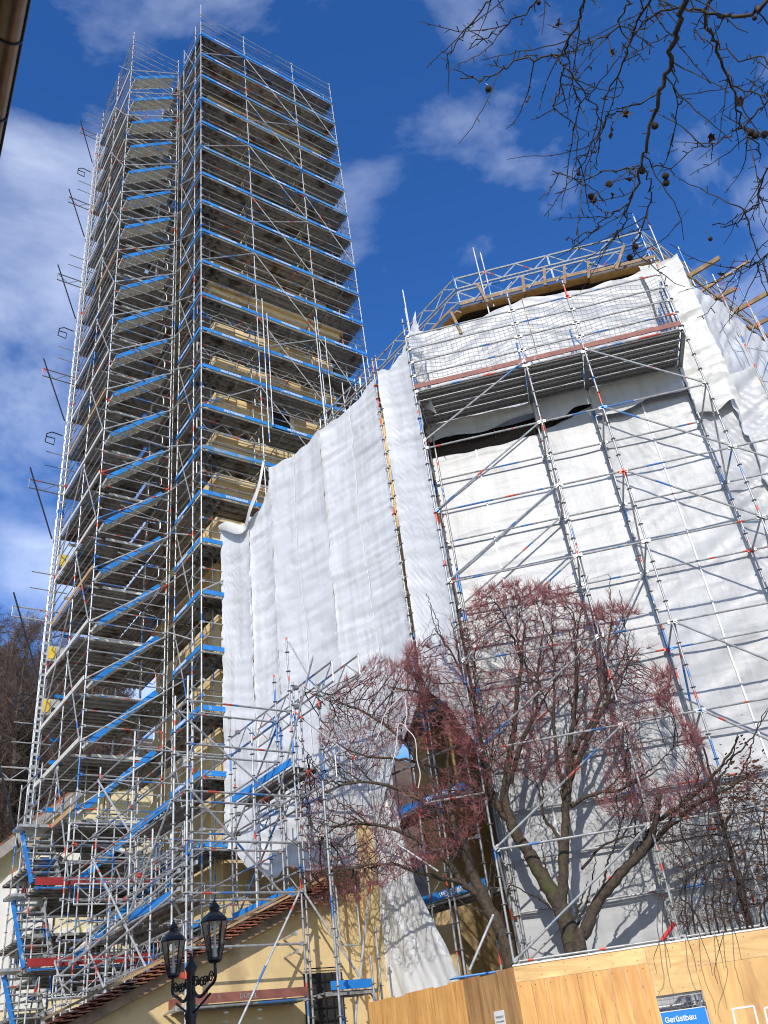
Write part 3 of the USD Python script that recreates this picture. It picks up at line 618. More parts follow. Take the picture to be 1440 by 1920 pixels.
# lattice girders carrying the bays over the nave roof
for z, u0, u1 in ((20.6, 0.0, 5.6), (22.7, 0.0, 2.6), (26.6, 0.0, 6.4), (28.7, 0.0, 6.4), (24.7, 2.5, 7.0)):
    ts.add('lattice_girder', lattice(TF(u0, 0.40, z), TF(u1, 0.40, z), 0.5), 'galvanised_tube')
for u, z0, z1 in ((2.75, 22.5, 30.4), (2.95, 23.4, 29.6), (5.4, 21.0, 30.5), (5.85, 20.0, 29.5), (6.5, 21.5, 27.0), (7.2, 21.5, 27.5), (4.1, 18.9, 21.0)):
    ts.add('prop_tube', standard(TF, u, -0.18, z0, z1, 0), 'pale_tube', True)
ts.done()

for i, (px, py, w, h, mt, nm, lb) in enumerate(((512, 597, .9, .55, 'paint_white', 'insulation_stack', 'white stack behind the rails on the lift below the long brace'), (556, 613, .9, .6, 'paint_white', 'insulation_stack', 'white stack further right on the same lift as another'), (511, 655, .7, .6, 'paint_white', 'insulation_stack', 'white box stack beside the twin prop tubes of the tower'), (578, 680, .9, .45, 'paint_white', 'insulation_stack', 'white stack on the lift above the red boards'), (478, 693, .9, .5, 'paint_white', 'insulation_stack', 'white stack left of the red boards'), (655, 733, .6, .45, 'paint_white', 'insulation_stack', 'low white stack right of the red boards'), (512, 712, .5, .8, 'board_red', 'red_sheet_stack', 'upright red sheets between the prop tubes on the tower lift'), (545, 737, 1.0, .75, 'board_red', 'red_sheet_stack', 'broad stack of red sheets with yellow pieces, on the tower lift above the sheets'), (505, 393, .5, .5, 'paint_white', 'insulation_stack', 'small white stack high up on the right tower face'), (430, 535, .9, .3, 'new_timber', 'timber_stack', 'short stack of planks on a lift near the tower corner'))):
    u, z = on(px, py, TF.O + .75 * TF.n, TF.d); k = max(q for q in ZL if q <= z + .3)
    b = Thing(nm, lb, 'stack', TF(u, .75, k), None)
    if 'red' not in nm:
        nl = 4
        for j in range(nl): b.add('sheet', fbox(TF, u - w / 2 + .02 * (j % 2), u + w / 2 - .015 * (j % 3), .55, 1.02, k + .004 + h * j / nl, k + h * (j + 1) / nl - .012), mt)
    else:
        b.add('panel', fbox(TF, u - w / 2, u + w / 2, .80, .84, k + .01, k + h), mt)
        for j in range(3): b.add('yellow_piece', obox(TF(u - w * .3 + w * .3 * j, .775, k + h * (.35 + .2 * (j % 2))), TF.U * .05 * w + TF.Z * .06, TF.V * .02, TF.Z * .05), 'paint_yellow')
    b.done()

# ================================================================ stair tower on the left face
SV0 = 2.38
st = Thing('stair_tower', 'narrow scaffold stair tower with zigzag blue stair flights left of the church tower', 'scaffold', TF(-1.6, SV0, 0))
SU0, SU1 = -2.86, -0.29; SVS = [SV0, SV0 + 2.30, SV0 + 4.87]
SZ = [1.03 + 2 * k for k in range(25)]
SL = Frame(TF(SU0, SV0, 0)[:2], LD, RD)
for v in SVS:
    st.add('standard', standard(TF, SU0, v, 0, 50.8 if v == SV0 else 50.2, 0.5, off=0.03), 'pale_tube', True)
    st.add('standard', standard(TF, SU1, v, 0, 50.3, 0.5, off=0.03), 'pale_tube', True)
st.add('standard', standard(TF, SU1 + 0.14, SV0 + 0.10, 0, 48.6, 0.5, off=0.03), 'galvanised_tube', True)
for k, z in enumerate(SZ):
    for j in range(4):
        zz = z + 0.5 * j
        if zz > 50.3: continue
        st.add('guard_rail', rail(TF, (SU0, SV0, zz), (SU1, SV0, zz), 0.0205), 'galvanised_tube')
        for i in range(2): st.add('side_rail', rail(SL, (SVS[i] - SV0, 0, zz), (SVS[i + 1] - SV0, 0, zz), 0.0205), 'galvanised_tube')
        if j in (0, 2): st.add('inner_rail', rail(TF, (SU1, SV0, zz), (SU1, SVS[1], zz), 0.02), 'dark_tube')
    if z > 48: continue
    st.add('diagonal_brace', rail(TF, (SU0, SV0 - .05, z + .02), (SU1, SV0 - .05, z + 1.86)), 'pale_tube')
    if k % 2: st.add('diagonal_brace', rail(SL, (0.0, -.05, z), (2.3, -.05, z + 3.9)), 'galvanised_tube')
    if k % 3 == 0: st.add('diagonal_brace', rail(SL, (4.87, -.05, z), (2.3, -.05, z + 3.9)), 'galvanised_tube')
    # stair flight
    a, b = TF(-2.52, SV0 + 0.30, z + 0.12), TF(-0.42, SV0 + 0.30, z + 1.98); dv = TF.V * 0.68
    st.add('stair_stringer', beam(a, b, 0.035, 0.17), 'board_blue'); st.add('stair_stringer', beam(a + dv, b + dv, 0.035, 0.16), 'stair_alloy')
    for q in range(9):
        c = a + (b - a) * (q + 0.5) / 9 + dv / 2
        st.add('stair_tread', cat([obox(c, TF.U * 0.125, TF.V * 0.315, TF.Z * 0.016), obox(c - TF.U * 0.11 - TF.Z * 0.06, TF.U * 0.012, TF.V * 0.315, TF.Z * 0.06), obox(c + TF.U * 0.05 - TF.Z * 0.035, TF.U * 0.012, TF.V * 0.315, TF.Z * 0.02)]), 'stair_alloy')
    hr = [TF(-2.0, SV0 + .26, z + 1.0), TF(-0.75, SV0 + .26, z + 0.75), TF(-0.55, SV0 + .26, z + 0.72), TF(-0.48, SV0 + .26, z + .6), TF(-0.48, SV0 + .26, z + .36), TF(-0.56, SV0 + .26, z + .22), TF(-1.5, SV0 + .26, z + .30)]
    st.add('handrail', ptube(hr, 0.017, 5), 'pale_tube')
    # landings: the rear bay decked over its full width
    for i, (v0, v1) in enumerate(((SV0 + 1.15, SVS[1]), (SVS[1] + 0.02, SVS[2]))):
        if i == 0 and z > 34 and k % 2: continue
        st.add('deck', deck(TF, SU0, SU1, v0, v1, z), 'deck_steel')
    st.add('landing_edge', fbox(TF, -2.2, SU1 - .05, SV0 + 1.09, SV0 + 1.13, z - .07, z + 0.02), 'stair_alloy')
    st.add('toe_board', fbox(TF, SU0 - 0.065, SU0 - 0.035, SV0 + 0.05, SVS[2] - .05, z + .005, z + .155), 'stair_alloy' if k % 4 else 'new_timber')
    for v in SVS[1:]: st.add('transom', rail(TF, (SU0, v, z - .06), (SU1, v, z - .06)), 'dark_tube')
    if k % 2 == 0: st.add('tie_tube', rail(TF, (SU1, SV0 + .1, z - .1), (0.1, SV0 - 1.6, z - .1)), 'pale_tube')
    if k % 2 == 1 and z > 9: st.add('tie_tube', tube(TF(-0.25, SV0 - .05, z + .05), TF(-0.02, 0.75, z - .9), R_, 6, True), 'pale_tube')
for px, py in ((188, 300), (112, 1045), (70, 1390)): pass
st.done()

# ================================================================ hoist mast with outriggers behind the stair tower
hm = Thing('hoist_mast', 'slender white lattice hoist mast at the left edge of the stair scaffold', 'hoist mast', TF(-2.95, 7.75, 0))
mu, mv, mw = -2.93, 7.2, 0.16
for du in (0, mw):
    for dv in (0, mw): hm.add('mast_tube', tube(TF(mu - du, mv + dv, 0), TF(mu - du, mv + dv, 47.8), 0.030, 6, True), 'pale_tube', True)
for k in range(int(47.5 / 0.42)):
    z = 0.2 + k * 0.42
    hm.add('mast_rung', cat([tube(TF(mu - mw, mv, z), TF(mu, mv, z), 0.02, 4), tube(TF(mu, mv, z), TF(mu, mv + mw, z + .2), 0.015, 4), tube(TF(mu - mw, mv, z), TF(mu - mw, mv + mw, z + .2), 0.015, 4), obox(TF(mu - mw / 2, mv - .02, z + .2), TF.U * .12, TF.V * .006, TF.Z * .05)]), 'pale_tube')
for k in range(int(26 / 0.8)):
    z = 1.5 + k * 0.8
    hm.add('guide_bracket', obox(TF(mu + 0.55, mv - .1, z), TF.U * .18, TF.V * .02, TF.Z * .06), 'paint_bluebright' if k % 3 else 'pale_tube')
HFm = Frame(TF(mu, mv, 0)[:2], -RD, LD)
for px, py, qx, qy in ((150, 246, 190, 268), (128, 377, 176, 400), (107, 522, 160, 545), (80, 700, 130, 722), (54, 912, 108, 930), (22, 1155, 95, 1165), (-12, 1459, 60, 1470)):
    u, z = on(px, py, HFm.O, HFm.d); u2, z2 = on(qx, qy, HFm.O, HFm.d)
    z = min(z, z2 + 0.1)
    hm.add('outrigger', lattice(HFm(-0.7, 0, z), HFm(u, 0, z), 0.42, 0.028, 0.5, verts=True), 'pale_tube' if z < 20 else 'dark_tube')
    hm.add('outrigger_strut', tube(HFm(u + 0.05, -0.05, z + 0.95), HFm(0.3, -0.05, z - 2.2), 0.032, 6, True), 'black_iron')
    zz = z - 3.0
    if px in (150, 107, 80, 22): hm.add('stop_bracket', ptube([HFm(0.3, 0, zz), HFm(0.75, 0, zz + .05), HFm(0.95, 0, zz - .1), HFm(0.98, 0, zz - .55), HFm(0.62, 0, zz - .6), HFm(0.60, 0, zz - .25), HFm(0.97, 0, zz - .25)], 0.026, 5), 'black_iron')
    for dz in (1.3, 2.0): hm.add('tie_bar', tube(HFm(-0.5, 0, z + dz), HFm(0.9, 0, z + dz), 0.022, 6, True), 'galvanised_tube')
hm.done()
for px, py, lb in ((118, 1052, 'small grey and yellow hoist gate box on the stair tower, uppermost of three'), (98, 1225, 'grey hoist gate box with a yellow plate, the middle one of three'), (88, 1325, 'grey hoist gate box with a yellow plate and a dark round opening, lowest of three')):
    u, z = on(px, py, TF(0, 7.0, 0)[:2], RD); BF = Frame(TF(u, 7.0, 0)[:2], RD, LD)
    b = Thing('hoist_gate_box', lb, 'control box', BF(0, 0, z), 'hoist gate boxes')
    b.add('box', fbox(BF, -0.15, 0.45, 0, 0.25, z - .3, z + .3), 'box_grey'); b.add('yellow_plate', fbox(BF, -0.13, 0.08, -0.025, -0.003, z - .22, z + .25), 'paint_yellow')
    b.add('opening', poly_prism([BF(0.25 + .11 * math.cos(k), -0.02, z - .12 + .11 * math.sin(k)) for k in np.linspace(0, 2 * np.pi, 13)[:-1]], BF.V * .015), 'dark_void'); b.done()
# ================================================================ white sheets
def ridged(P, seed, oct=3):
    return 1 - np.abs(2 * meshkit.fbm(P, oct, seed) - 1)
def tarp_sheet(F, left, right, off=0.0, sag=(0.25, 0.1), amp=0.05, diag=0.6, seed=0, res=0.06, belly=0.12, gather=0.0, dens=1.6, redge=None):
    """sheet hung between two uprights; left, right = (u, top z, bottom z); v = off, blown in by belly, creased"""
    (ul, tl, bl), (ur, tr_, br) = left, right
    nu = max(8, int(abs(ur - ul) / res)); nv = max(8, int(max(tl - bl, tr_ - br) / (res * 1.6)))
    a, b = np.meshgrid(np.linspace(0, 1, nu), np.linspace(0, 1, nv), indexing='ij')
    top = tl + (tr_ - tl) * a - sag[0] * 4 * a * (1 - a) + 0.05 * np.sin(a * 19 + seed) * min(1, sag[0] * 4 + .2); bot = bl + (br - bl) * a + sag[1] * 4 * a * (1 - a) * np.sin(a * 7 + seed)
    z = top + (bot - top) * b; u = ul + (ur - ul) * a
    if redge is not None:
        rz, ru = A(sorted(redge)).T; u = ul + (np.interp(z, rz, ru) - ul) * a
    edge = np.minimum(1, np.minimum(a, 1 - a) * 7); tie = 0.55 + 0.45 * np.cos(z * np.pi)        # tied to the tubes every 2 m
    s, c = math.sin(diag), math.cos(diag)
    p, q = (u * c + z * s), (-u * s + z * c)
    w = ridged(np.stack([p * 0.35, q * dens, 0 * p + seed], -1), seed + 1) ** 2 * amp * 1.3
    w = w + (meshkit.fbm(np.stack([u * 0.55, z * 0.4, 0 * u + 3.3 * seed], -1), 3, seed + 9) - 0.5) * amp * 2.4 * edge
    w = w + ridged(np.stack([p * 0.22, q * dens * 3.3, 0 * p + seed + 5], -1), seed + 21, 2) ** 4 * amp * 0.8
    w = w + ridged(np.stack([u * 2.6, z * 0.30 + u * 0.4, 0 * u + seed], -1), seed + 4, 2) ** 3 * amp * 0.22
    w = w + belly * np.sin(np.pi * a) ** 0.8 * (0.55 + 0.45 * np.sin(z * 0.9 + seed)) - gather * (1 - edge) * tie
    u = u + (1 - edge) * tie * gather * np.where(a < .5, 1, -1) * 0.6 * abs(ur - ul) / max(abs(ur - ul), 1e-6)
    return sheet(F.O3 + u[..., None] * F.U + (off + w)[..., None] * F.V + z[..., None] * F.Z)
for F in (CF, WF, TF, FF, GF): F.O3 = A([*F.O, 0.0])
def hang(name, F, left, right, label, mt='tarpaulin', seams=(), hem=True, **kw):
    t = Thing(name, label, 'tarpaulin', F((left[0] + right[0]) / 2, kw.get('off', 0), min(left[2], right[2])), None)
    t.add('sheet', tarp_sheet(F, left, right, **kw), mt, True)
    for f in seams:
        u = left[0] + (right[0] - left[0]) * f; zt, zb = left[1] + (right[1] - left[1]) * f - kw.get('sag', (.25, .1))[0] * 4 * f * (1 - f) - .1, left[2] + (right[2] - left[2]) * f + .1
        zs = np.linspace(zb, zt, 60); o = kw.get('off', 0) - 0.025 + 0.02 * np.sin(zs * 3.1)
        k2 = dict(kw); k2['res'] = abs(right[0] - left[0]) / 40
        G = tarp_sheet(F, left, right, **k2)[0].reshape(-1, max(8, int(max(left[1] - left[2], right[1] - right[2]) / (k2['res'] * 1.6))), 3)
        row = G[min(len(G) - 1, int(round(f * (len(G) - 1))))] - F.V * 0.035
        t.add('seam', sheet(np.stack([row - F.U * 0.018, row + F.U * 0.018], 0)), 'paint_white')
    t.done(); return t
wl = [(8.56, 18.25, 7.4), (6.90, 17.75, 6.3), (5.55, 18.95, 6.3), (2.80, 18.75, 5.6), (0.02, 18.92, 8.6)]
W = 'white tarpaulin strip '
hang('tarpaulin', WF, wl[0], (6.84, 17.55, 6.4), W + 'with a sagging top edge, leftmost, beside the tower scaffold', sag=(0.25, 0.15), seed=1, diag=0.35, amp=0.04, gather=0.035)
hang('tarpaulin', WF, (6.88, 17.75, 6.3), (5.53, 18.75, 6.3), W + 'with a rolled back upper edge, second from the tower', sag=(0.45, 0.1), seed=2, diag=0.0, amp=0.06, gather=0.035, mt='tarpaulin')
hang('tarpaulin', WF, (5.55, 18.95, 6.3), (2.80, 18.72, 5.6), W + 'with diagonal creases and one seam, in the middle of the side wall', seams=(0.46,), sag=(0.10, 0.1), seed=3, diag=0.12, amp=0.042, gather=0.03)
hang('tarpaulin', WF, (2.84, 18.70, 5.7), (0.07, 18.92, 8.9), W + 'with one big fold, left of the laced gap', seams=(0.5,), sag=(0.08, 0.1), seed=4, diag=0.10, amp=0.058, gather=0.04)
hang('tarpaulin', WF, (-0.12, 18.95, 9.1), (-1.52, 19.2, 7.2), W + 'with level creases, right of the laced gap', sag=(0.35, 0.1), seed=5, diag=0.42, amp=0.032, gather=0.03, dens=2.6)
hang('tarpaulin', WF, (2.92, 8.3, 2.5), (0.19, 8.6, 2.2), W + 'hanging loose down to the plywood fence left of the dark opening', 'tarpaulin', off=0.03, sag=(0.0, 0.25), seed=6, diag=1.2, amp=0.07, belly=0.10, redge=[(8.95, 0.05), (8.56, .59), (7.85, 1.39), (6.85, 1.38), (5.87, 1.25), (4.93, 1.02), (4.02, .62), (3.07, .15), (2.7, .3), (2.2, .9)])
# rolled edge: the turned-over upper hem of the second strip
hp = [WF(8.5, -0.04, 18.28), WF(7.9, -0.12, 18.05), WF(7.2, -0.10, 17.55), WF(6.9, -0.02, 17.50), WF(6.4, -0.12, 17.95), WF(5.9, -0.1, 18.55), WF(5.66, -0.03, 19.4)]
hc = catmull(hp, 6); nrm = WF.V * -0.10 + A([0, 0, -0.42]); wv = 0.55 + 0.45 * np.abs(np.sin(np.linspace(0, 2 * np.pi, len(hc))))
single('tarpaulin_hem', sheet(np.stack([hc, hc + nrm * wv[:, None] * 0.5 - WF.V * .05, hc + nrm * wv[:, None] + WF.V * .05], 0)), 'tarpaulin_ivory', 'turned-down ivory hem along the sagging top of the two strips beside the tower', 'tarpaulin', smooth=True)
# side wall above: small piece between the corner and the platform
hang('tarpaulin', WF, (0.1, 19.15, 18.7), (-1.62, 20.35, 16.5), W + 'bunched at the corner between laced gap and platform', off=0.35, sag=(0.3, 0.0), seed=7, diag=0.9, amp=0.10, belly=0.2)
# front wall, on the inner plane
cf = 1.57 + 0.13
lab = 'white tarpaulin on the front wall '
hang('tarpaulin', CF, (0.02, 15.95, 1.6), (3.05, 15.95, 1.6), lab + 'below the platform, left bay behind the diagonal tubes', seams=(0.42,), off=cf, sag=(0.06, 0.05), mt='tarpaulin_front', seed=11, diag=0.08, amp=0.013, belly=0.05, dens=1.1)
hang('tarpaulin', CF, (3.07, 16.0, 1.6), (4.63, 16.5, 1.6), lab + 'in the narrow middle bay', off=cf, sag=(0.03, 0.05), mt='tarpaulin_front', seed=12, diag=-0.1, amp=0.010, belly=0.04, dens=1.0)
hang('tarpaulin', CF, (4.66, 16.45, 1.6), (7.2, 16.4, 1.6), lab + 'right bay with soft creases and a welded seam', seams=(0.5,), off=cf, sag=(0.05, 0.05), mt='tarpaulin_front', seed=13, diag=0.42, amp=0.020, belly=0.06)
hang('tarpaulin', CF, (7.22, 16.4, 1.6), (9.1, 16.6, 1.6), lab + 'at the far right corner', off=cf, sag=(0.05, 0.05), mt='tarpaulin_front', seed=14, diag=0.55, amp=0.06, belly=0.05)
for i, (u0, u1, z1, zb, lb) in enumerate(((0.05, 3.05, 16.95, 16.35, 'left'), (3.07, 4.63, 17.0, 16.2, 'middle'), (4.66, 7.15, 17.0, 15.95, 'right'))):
    hang('tarpaulin', CF, (u0, z1, zb), (u1, z1, zb + 0.2), f'tarpaulin valance, platform shade put into its grey, under the {lab.split()[0]} platform, {lb} part', 'tarpaulin_shade', off=cf - 0.22, sag=(0.0, 0.12), seed=20 + i, diag=0.1, amp=0.04, belly=0.08)
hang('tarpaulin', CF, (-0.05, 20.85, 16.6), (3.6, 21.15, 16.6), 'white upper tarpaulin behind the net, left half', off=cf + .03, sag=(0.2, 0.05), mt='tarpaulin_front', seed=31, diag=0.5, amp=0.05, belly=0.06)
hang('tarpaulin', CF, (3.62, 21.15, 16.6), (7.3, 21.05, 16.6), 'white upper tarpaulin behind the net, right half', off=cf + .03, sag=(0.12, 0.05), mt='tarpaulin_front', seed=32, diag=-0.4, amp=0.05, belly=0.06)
hang('tarpaulin', CF, (7.15, 21.0, 15.3), (8.35, 21.1, 15.5), 'ivory tarpaulin with knotted folds on the corner right of the platform', 'tarpaulin_ivory', off=cf - .35, sag=(0.05, 0.1), seed=33, diag=0.2, amp=0.11, belly=0.1, gather=0.05)
# far face round the corner to the right
G2 = Frame(CF(8.25, cf - 0.1, 0)[:2], GE, (-GE[1], GE[0])); G2.O3 = A([*G2.O, 0.0])
hang('tarpaulin', G2, (0.0, 21.1, 9.0), (2.9, 20.9, 9.0), 'white tarpaulin round the right corner behind the first lattice frame', off=0.0, sag=(0.2, 0.1), seed=34, diag=0.9, amp=0.09, belly=0.08)
hang('tarpaulin', G2, (2.92, 20.9, 9.0), (6.5, 20.9, 9.0), 'white tarpaulin round the right corner at the picture edge', off=0.0, sag=(0.3, 0.1), seed=35, diag=0.9, amp=0.09, belly=0.08)
# laced posts in the gap
for k in range(4): ch_gap = fbox(WF, -0.35, 0.35, 0.55, 0.58, 9.3 + k * 2.4, 11.65 + k * 2.4); defmesh(numbered('/World/church', 'shading_board'), ch_gap, 'bark_dark', base=A([*P1, 0]))  # dark boards added as shade behind the laced gap
lg = Thing('gap_standards', 'pair of scaffold uprights showing through the laced gap between two white strips', 'scaffold posts', WF(0, 0, 8))
for du in (0.06, -0.09): lg.add('standard', standard(WF, du, 0.06, 0, 19.6, 0.5), 'galvanised_tube', True)
for k in range(22): lg.add('lacing', ptube([WF(0.10, -0.03, 9.2 + k * .44), WF(-0.12, -0.05, 9.35 + k * .44), WF(0.1, -0.03, 9.5 + k * .44)], 0.008, 4), 'paint_white')
lg.done()

# ================================================================ scaffold standing in front of the choir
cs = Thing('choir_scaffold', 'silver ring lock scaffold with long diagonals standing before the white front wall', 'scaffold', CF(0, 0, 0))
CU = [0.0, 3.07, 4.64, 7.21]; CZ = [1.06, 3.06, 5.06, 7.06, 9.06, 11.1, 13.08, 15.06]; PZ = 17.05
for i, u in enumerate(CU):
    cs.add('standard', standard(CF, u, 0, 0, (19.75, 19.75, 19.7, 19.7)[i], 0.5, 9, 0.06), 'galvanised_tube', True)
    cs.add('standard', standard(CF, u, 1.57, 0, 17.0, 0.5, 9, 0.06), 'galvanised_tube', True)
    cs.add('standard', standard(CF, u + .16, 1.50, 0, 16.9, 0, 8), 'galvanised_tube', True) if i in (0, 1) else None
for u0, u1 in zip(CU, CU[1:]):
    for z in CZ:
        cs.add('ledger', rail(CF, (u0, 0, z), (u1, 0, z), R_, 8), 'galvanised_tube'); cs.add('ledger', rail(CF, (u0, 1.57, z), (u1, 1.57, z), R_, 8), 'galvanised_tube')
        if z < 7: cs.add('ledger', rail(CF, (u0, 1.57, z + 1.0), (u1, 1.57, z + 1.0), R_, 8), 'galvanised_tube')
for z in CZ:
    for u in CU: cs.add('transom', rail(CF, (u, 0, z), (u, 1.57, z), R_, 8), 'galvanised_tube')
for k, z in enumerate(CZ[:-1]):
    z2 = CZ[k + 1]
    cs.add('diagonal_brace', rail(CF, (0, -0.05, z), (3.07, -0.05, z2), R_, 8), 'galvanised_tube')
    if k != 4: cs.add('diagonal_brace', rail(CF, (4.64, -0.05, z2), (7.21, -0.05, z), R_, 8), 'galvanised_tube')
    if k % 2 == 1: cs.add('diagonal_brace', rail(CF, (0, 1.5, z), (3.07, 1.5, z2), R_, 8), 'galvanised_tube')
    if k % 3 == 1: cs.add('diagonal_brace', rail(CF, (3.07, 1.5, z), (4.64, 1.5, z2), R_, 8), 'galvanised_tube')
    for u in (0, 4.64) if k % 2 else (3.07, 7.21): cs.add('diagonal_brace', rail(CF, (u + .04, 0, z2), (u + .04, 1.57, z), R_, 8), 'galvanised_tube')
cs.add('diagonal_brace', rail(CF, (0.0, -0.05, CZ[-1] + .2), (3.07, -0.05, PZ + .1), R_, 8), 'galvanised_tube'); cs.add('diagonal_brace', rail(CF, (4.64, -0.05, PZ), (7.21, -0.05, CZ[-1]), R_, 8), 'galvanised_tube')
for u, lb in ((0.0, None), (3.07, None)):
    a, b = CF(u + 0.1, -0.06, 3.1 - 1.4), CF(u + 0.42, -0.06, 3.1 - 1.0)
cs.add('brace_clamp', tube(CF(0.10, -0.07, 2.50), CF(0.42, -0.07, 2.74), 0.036, 8, True), 'paint_red'); cs.add('brace_clamp', tube(CF(2.72, -0.07, 3.05), CF(3.02, -0.07, 3.3), 0.036, 8, True), 'paint_red')
# lean to the right: bays beyond the last upright
for z in CZ[:-1]:
    cs.add('ledger', rail(CF, (7.21, 0, z), (9.78, 0, z), R_, 8), 'galvanised_tube'); cs.add('ledger', rail(CF, (7.21, 1.57, z), (9.78, 1.57, z), R_, 8), 'galvanised_tube')
for v in (0, 1.57): cs.add('standard', standard(CF, 9.78, v, 0, 14.5, 0.5, 9, 0.06), 'galvanised_tube', True)
for k in range(6): cs.add('diagonal_brace', rail(CF, (7.21, -.05, CZ[k + 1]), (9.78, -.05, CZ[k]), R_, 8), 'galvanised_tube')
# platform
for u0, u1 in zip(CU, CU[1:]):
    for k in range(4):
        v0 = 0.06 + k * 0.385
        cs.add('deck_plank', cat([fbox(CF, u0 + .06, u1 - .06, v0, v0 + .32, PZ - .012, PZ), fbox(CF, u0 + .06, u1 - .06, v0, v0 + .025, PZ - .075, PZ - .013), fbox(CF, u0 + .06, u1 - .06, v0 + .295, v0 + .32, PZ - .075, PZ - .013), fbox(CF, u0 + .06, u1 - .06, v0 + .13, v0 + .19, PZ - .035, PZ - .013)]), 'perforated_steel')
    cs.add('toe_board', fbox(CF, u0 + .02, u1 - .02, -.064, -.034, PZ + .01, PZ + .16), 'board_rust')
    cs.add('ledger', rail(CF, (u0, 0, PZ - .06), (u1, 0, PZ - .06), R_, 8), 'galvanised_tube')
    for h in (0.5, 1.0, 1.5, 2.0): cs.add('guard_rail', rail(CF, (u0, 0, PZ + h), (u1, 0, PZ + h), R_, 8), 'galvanised_tube')
for u in CU: cs.add('platform_bearer', fbox(CF, u - .05, u + .05, 0.03, 1.6, PZ - .17, PZ - .08), 'dark_tube')
for u in CU: cs.add('inner_frame', cat([tube(CF(u, 1.35, PZ), CF(u, 1.35, PZ + 2.0), R_, 8, True), tube(CF(u, 1.35, PZ + 1.8), CF(u + (-.35 if u > 5 else .35), 1.35, PZ + 1.0), .018, 6)]), 'tube_blue')
for k in range(4): cs.add('end_post', tube(CF(7.21 - .02, .2 + k * .38, PZ), CF(7.21 - .02, .2 + k * .38, PZ + 1.9), 0.024, 7, True), 'tube_blue')
cs.add('end_post', tube(CF(0.05, .3, PZ), CF(0.05, .3, PZ + 1.9), 0.024, 7, True), 'tube_blue')
cs.add('corner_post', standard(CF, 2.55, 1.9, 20.4, 24.0, 0, 8), 'pale_tube', True)
cs.add('corner_post', standard(CF, 0.02, 1.9, 19.2, 22.9, 0, 8), 'pale_tube', True)
cs.done()
# knotted net inside the guard rails
def net(F, u0, u1, z0, z1, v, step=0.135, axis='u'):
    P, Q = [], []
    def pt(a, z):
        w = 0.05 * math.sin(a * 2.1 + z * 1.7) + 0.04 * math.sin(a * 5 - z * 3)
        return F(a, v + 0.10 + w, z) if axis == 'u' else F(v - .05 + w * .5, a, z)
    nu, nz = int((u1 - u0) / step), int((z1 - z0) / step)
    for i in range(nu + 1):
        for j in range(nz + 1):
            a, z = u0 + i * step, z0 + j * step - 0.07 * math.sin(math.pi * ((a_ := u0 + i * step) - u0) / 1.5) ** 2 * (j / max(nz, 1))
            if i < nu: P.append(pt(a, z)); Q.append(pt(a + step, z0 + j * step - 0.07 * math.sin(math.pi * (a + step - u0) / 1.5) ** 2 * (j / max(nz, 1))))
            if j < nz: P.append(pt(a, z)); Q.append(pt(a, z + step))
    return prisms(A(P), A(Q), 0.0055, 0.0055, 3)
single('safety_net', cat([net(CF, 0.02, 7.2, PZ + .12, PZ + 2.05, 0.0), net(CF, 0.05, 1.5, PZ + .1, PZ + 1.9, 7.15, axis='v'), net(CF, 0.05, 1.5, PZ + .1, PZ + 1.9, 0.06, axis='v')]), 'net_cord', 'grey knotted safety net stretched inside the guard rails of the upper platform', 'net')

# ================================================================ ring of lattice girders round the roof
tr = Thing('roof_girders', 'ring of silver lattice girders with uprights along the choir roof edge', 'lattice girders', [*C1, 22])
L1, L2 = 6.8, 7.0
for z0 in (22.05, 22.66):
    o = 0.0 if z0 > 22.5 else 0.25
    p, q, r, s = [A([*k, z0]) for k in (C1 + WE * (8.2 if o else 8.2), C1, C2, C2 + GE * 7.4)]
    for a, b in ((p, q), (q, r), (r, s)):
        n = max(1, int(round(np.linalg.norm(b - a) / 3.1)))
        for k in range(n): tr.add('lattice_girder', lattice(a + (b - a) * k / n + (b - a) / np.linalg.norm(b - a) * .03, a + (b - a) * (k + 1) / n, 0.46, 0.032, 0.5, wr=0.021), 'pale_tube')
    for c in (q, r): tr.add('corner_tube', tube(c + A([0, 0, -.15]), c + A([0, 0, .65]), 0.026, 8, True), 'tube_blue')
for a, b, fs in ((C1, C2, (0.17, 0.985)), (C2, C2 + GE * 7.4, (0.1, .33, 0.62)), (C1, C1 + WE * 8.2, (.3, .62, 0.95))):
    for f in fs: c = a + (b - a) * f; tr.add('upright', tube([*(c - CF.n * .1), 21.4], [*(c - CF.n * .1), 23.9], R_, 8, True), 'pale_tube', True)
for k in range(7):
    c = C1 + (C2 - C1) * (k + .5) / 7; tr.add('eaves_strut', tube([*(c - CF.n * .35), 21.55], [*(c + (C2 - C1) / 14 - CF.n * .3), 22.05], 0.02, 6, True), 'pale_tube')
tr.done()
# standing lattice frames on the right face
for u, lab_ in ((1.35, 'standing lattice frame against the white sheet round the corner, the nearer one'), (3.5, 'standing lattice frame at the right picture edge, the farther one')):
    lf = Thing('lattice_frame', lab_, 'lattice girder', G2(u, -0.9, 12), None)
    lf.add('girder', lattice(G2(u, -0.95, 9), G2(u, -0.95, 20.3), 0.55, R_, 0.62, up=G2.V * 1.0), 'galvanised_tube')
    lf.add('top_piece', tube(G2(u, -0.95, 19.2), G2(u, -0.95, 20.5), 0.027, 8, True), 'tube_blue'); lf.add('base_piece', tube(G2(u, -0.95, 15.0), G2(u, -0.95, 16.6), 0.027, 8, True), 'tube_blue'); lf.done()
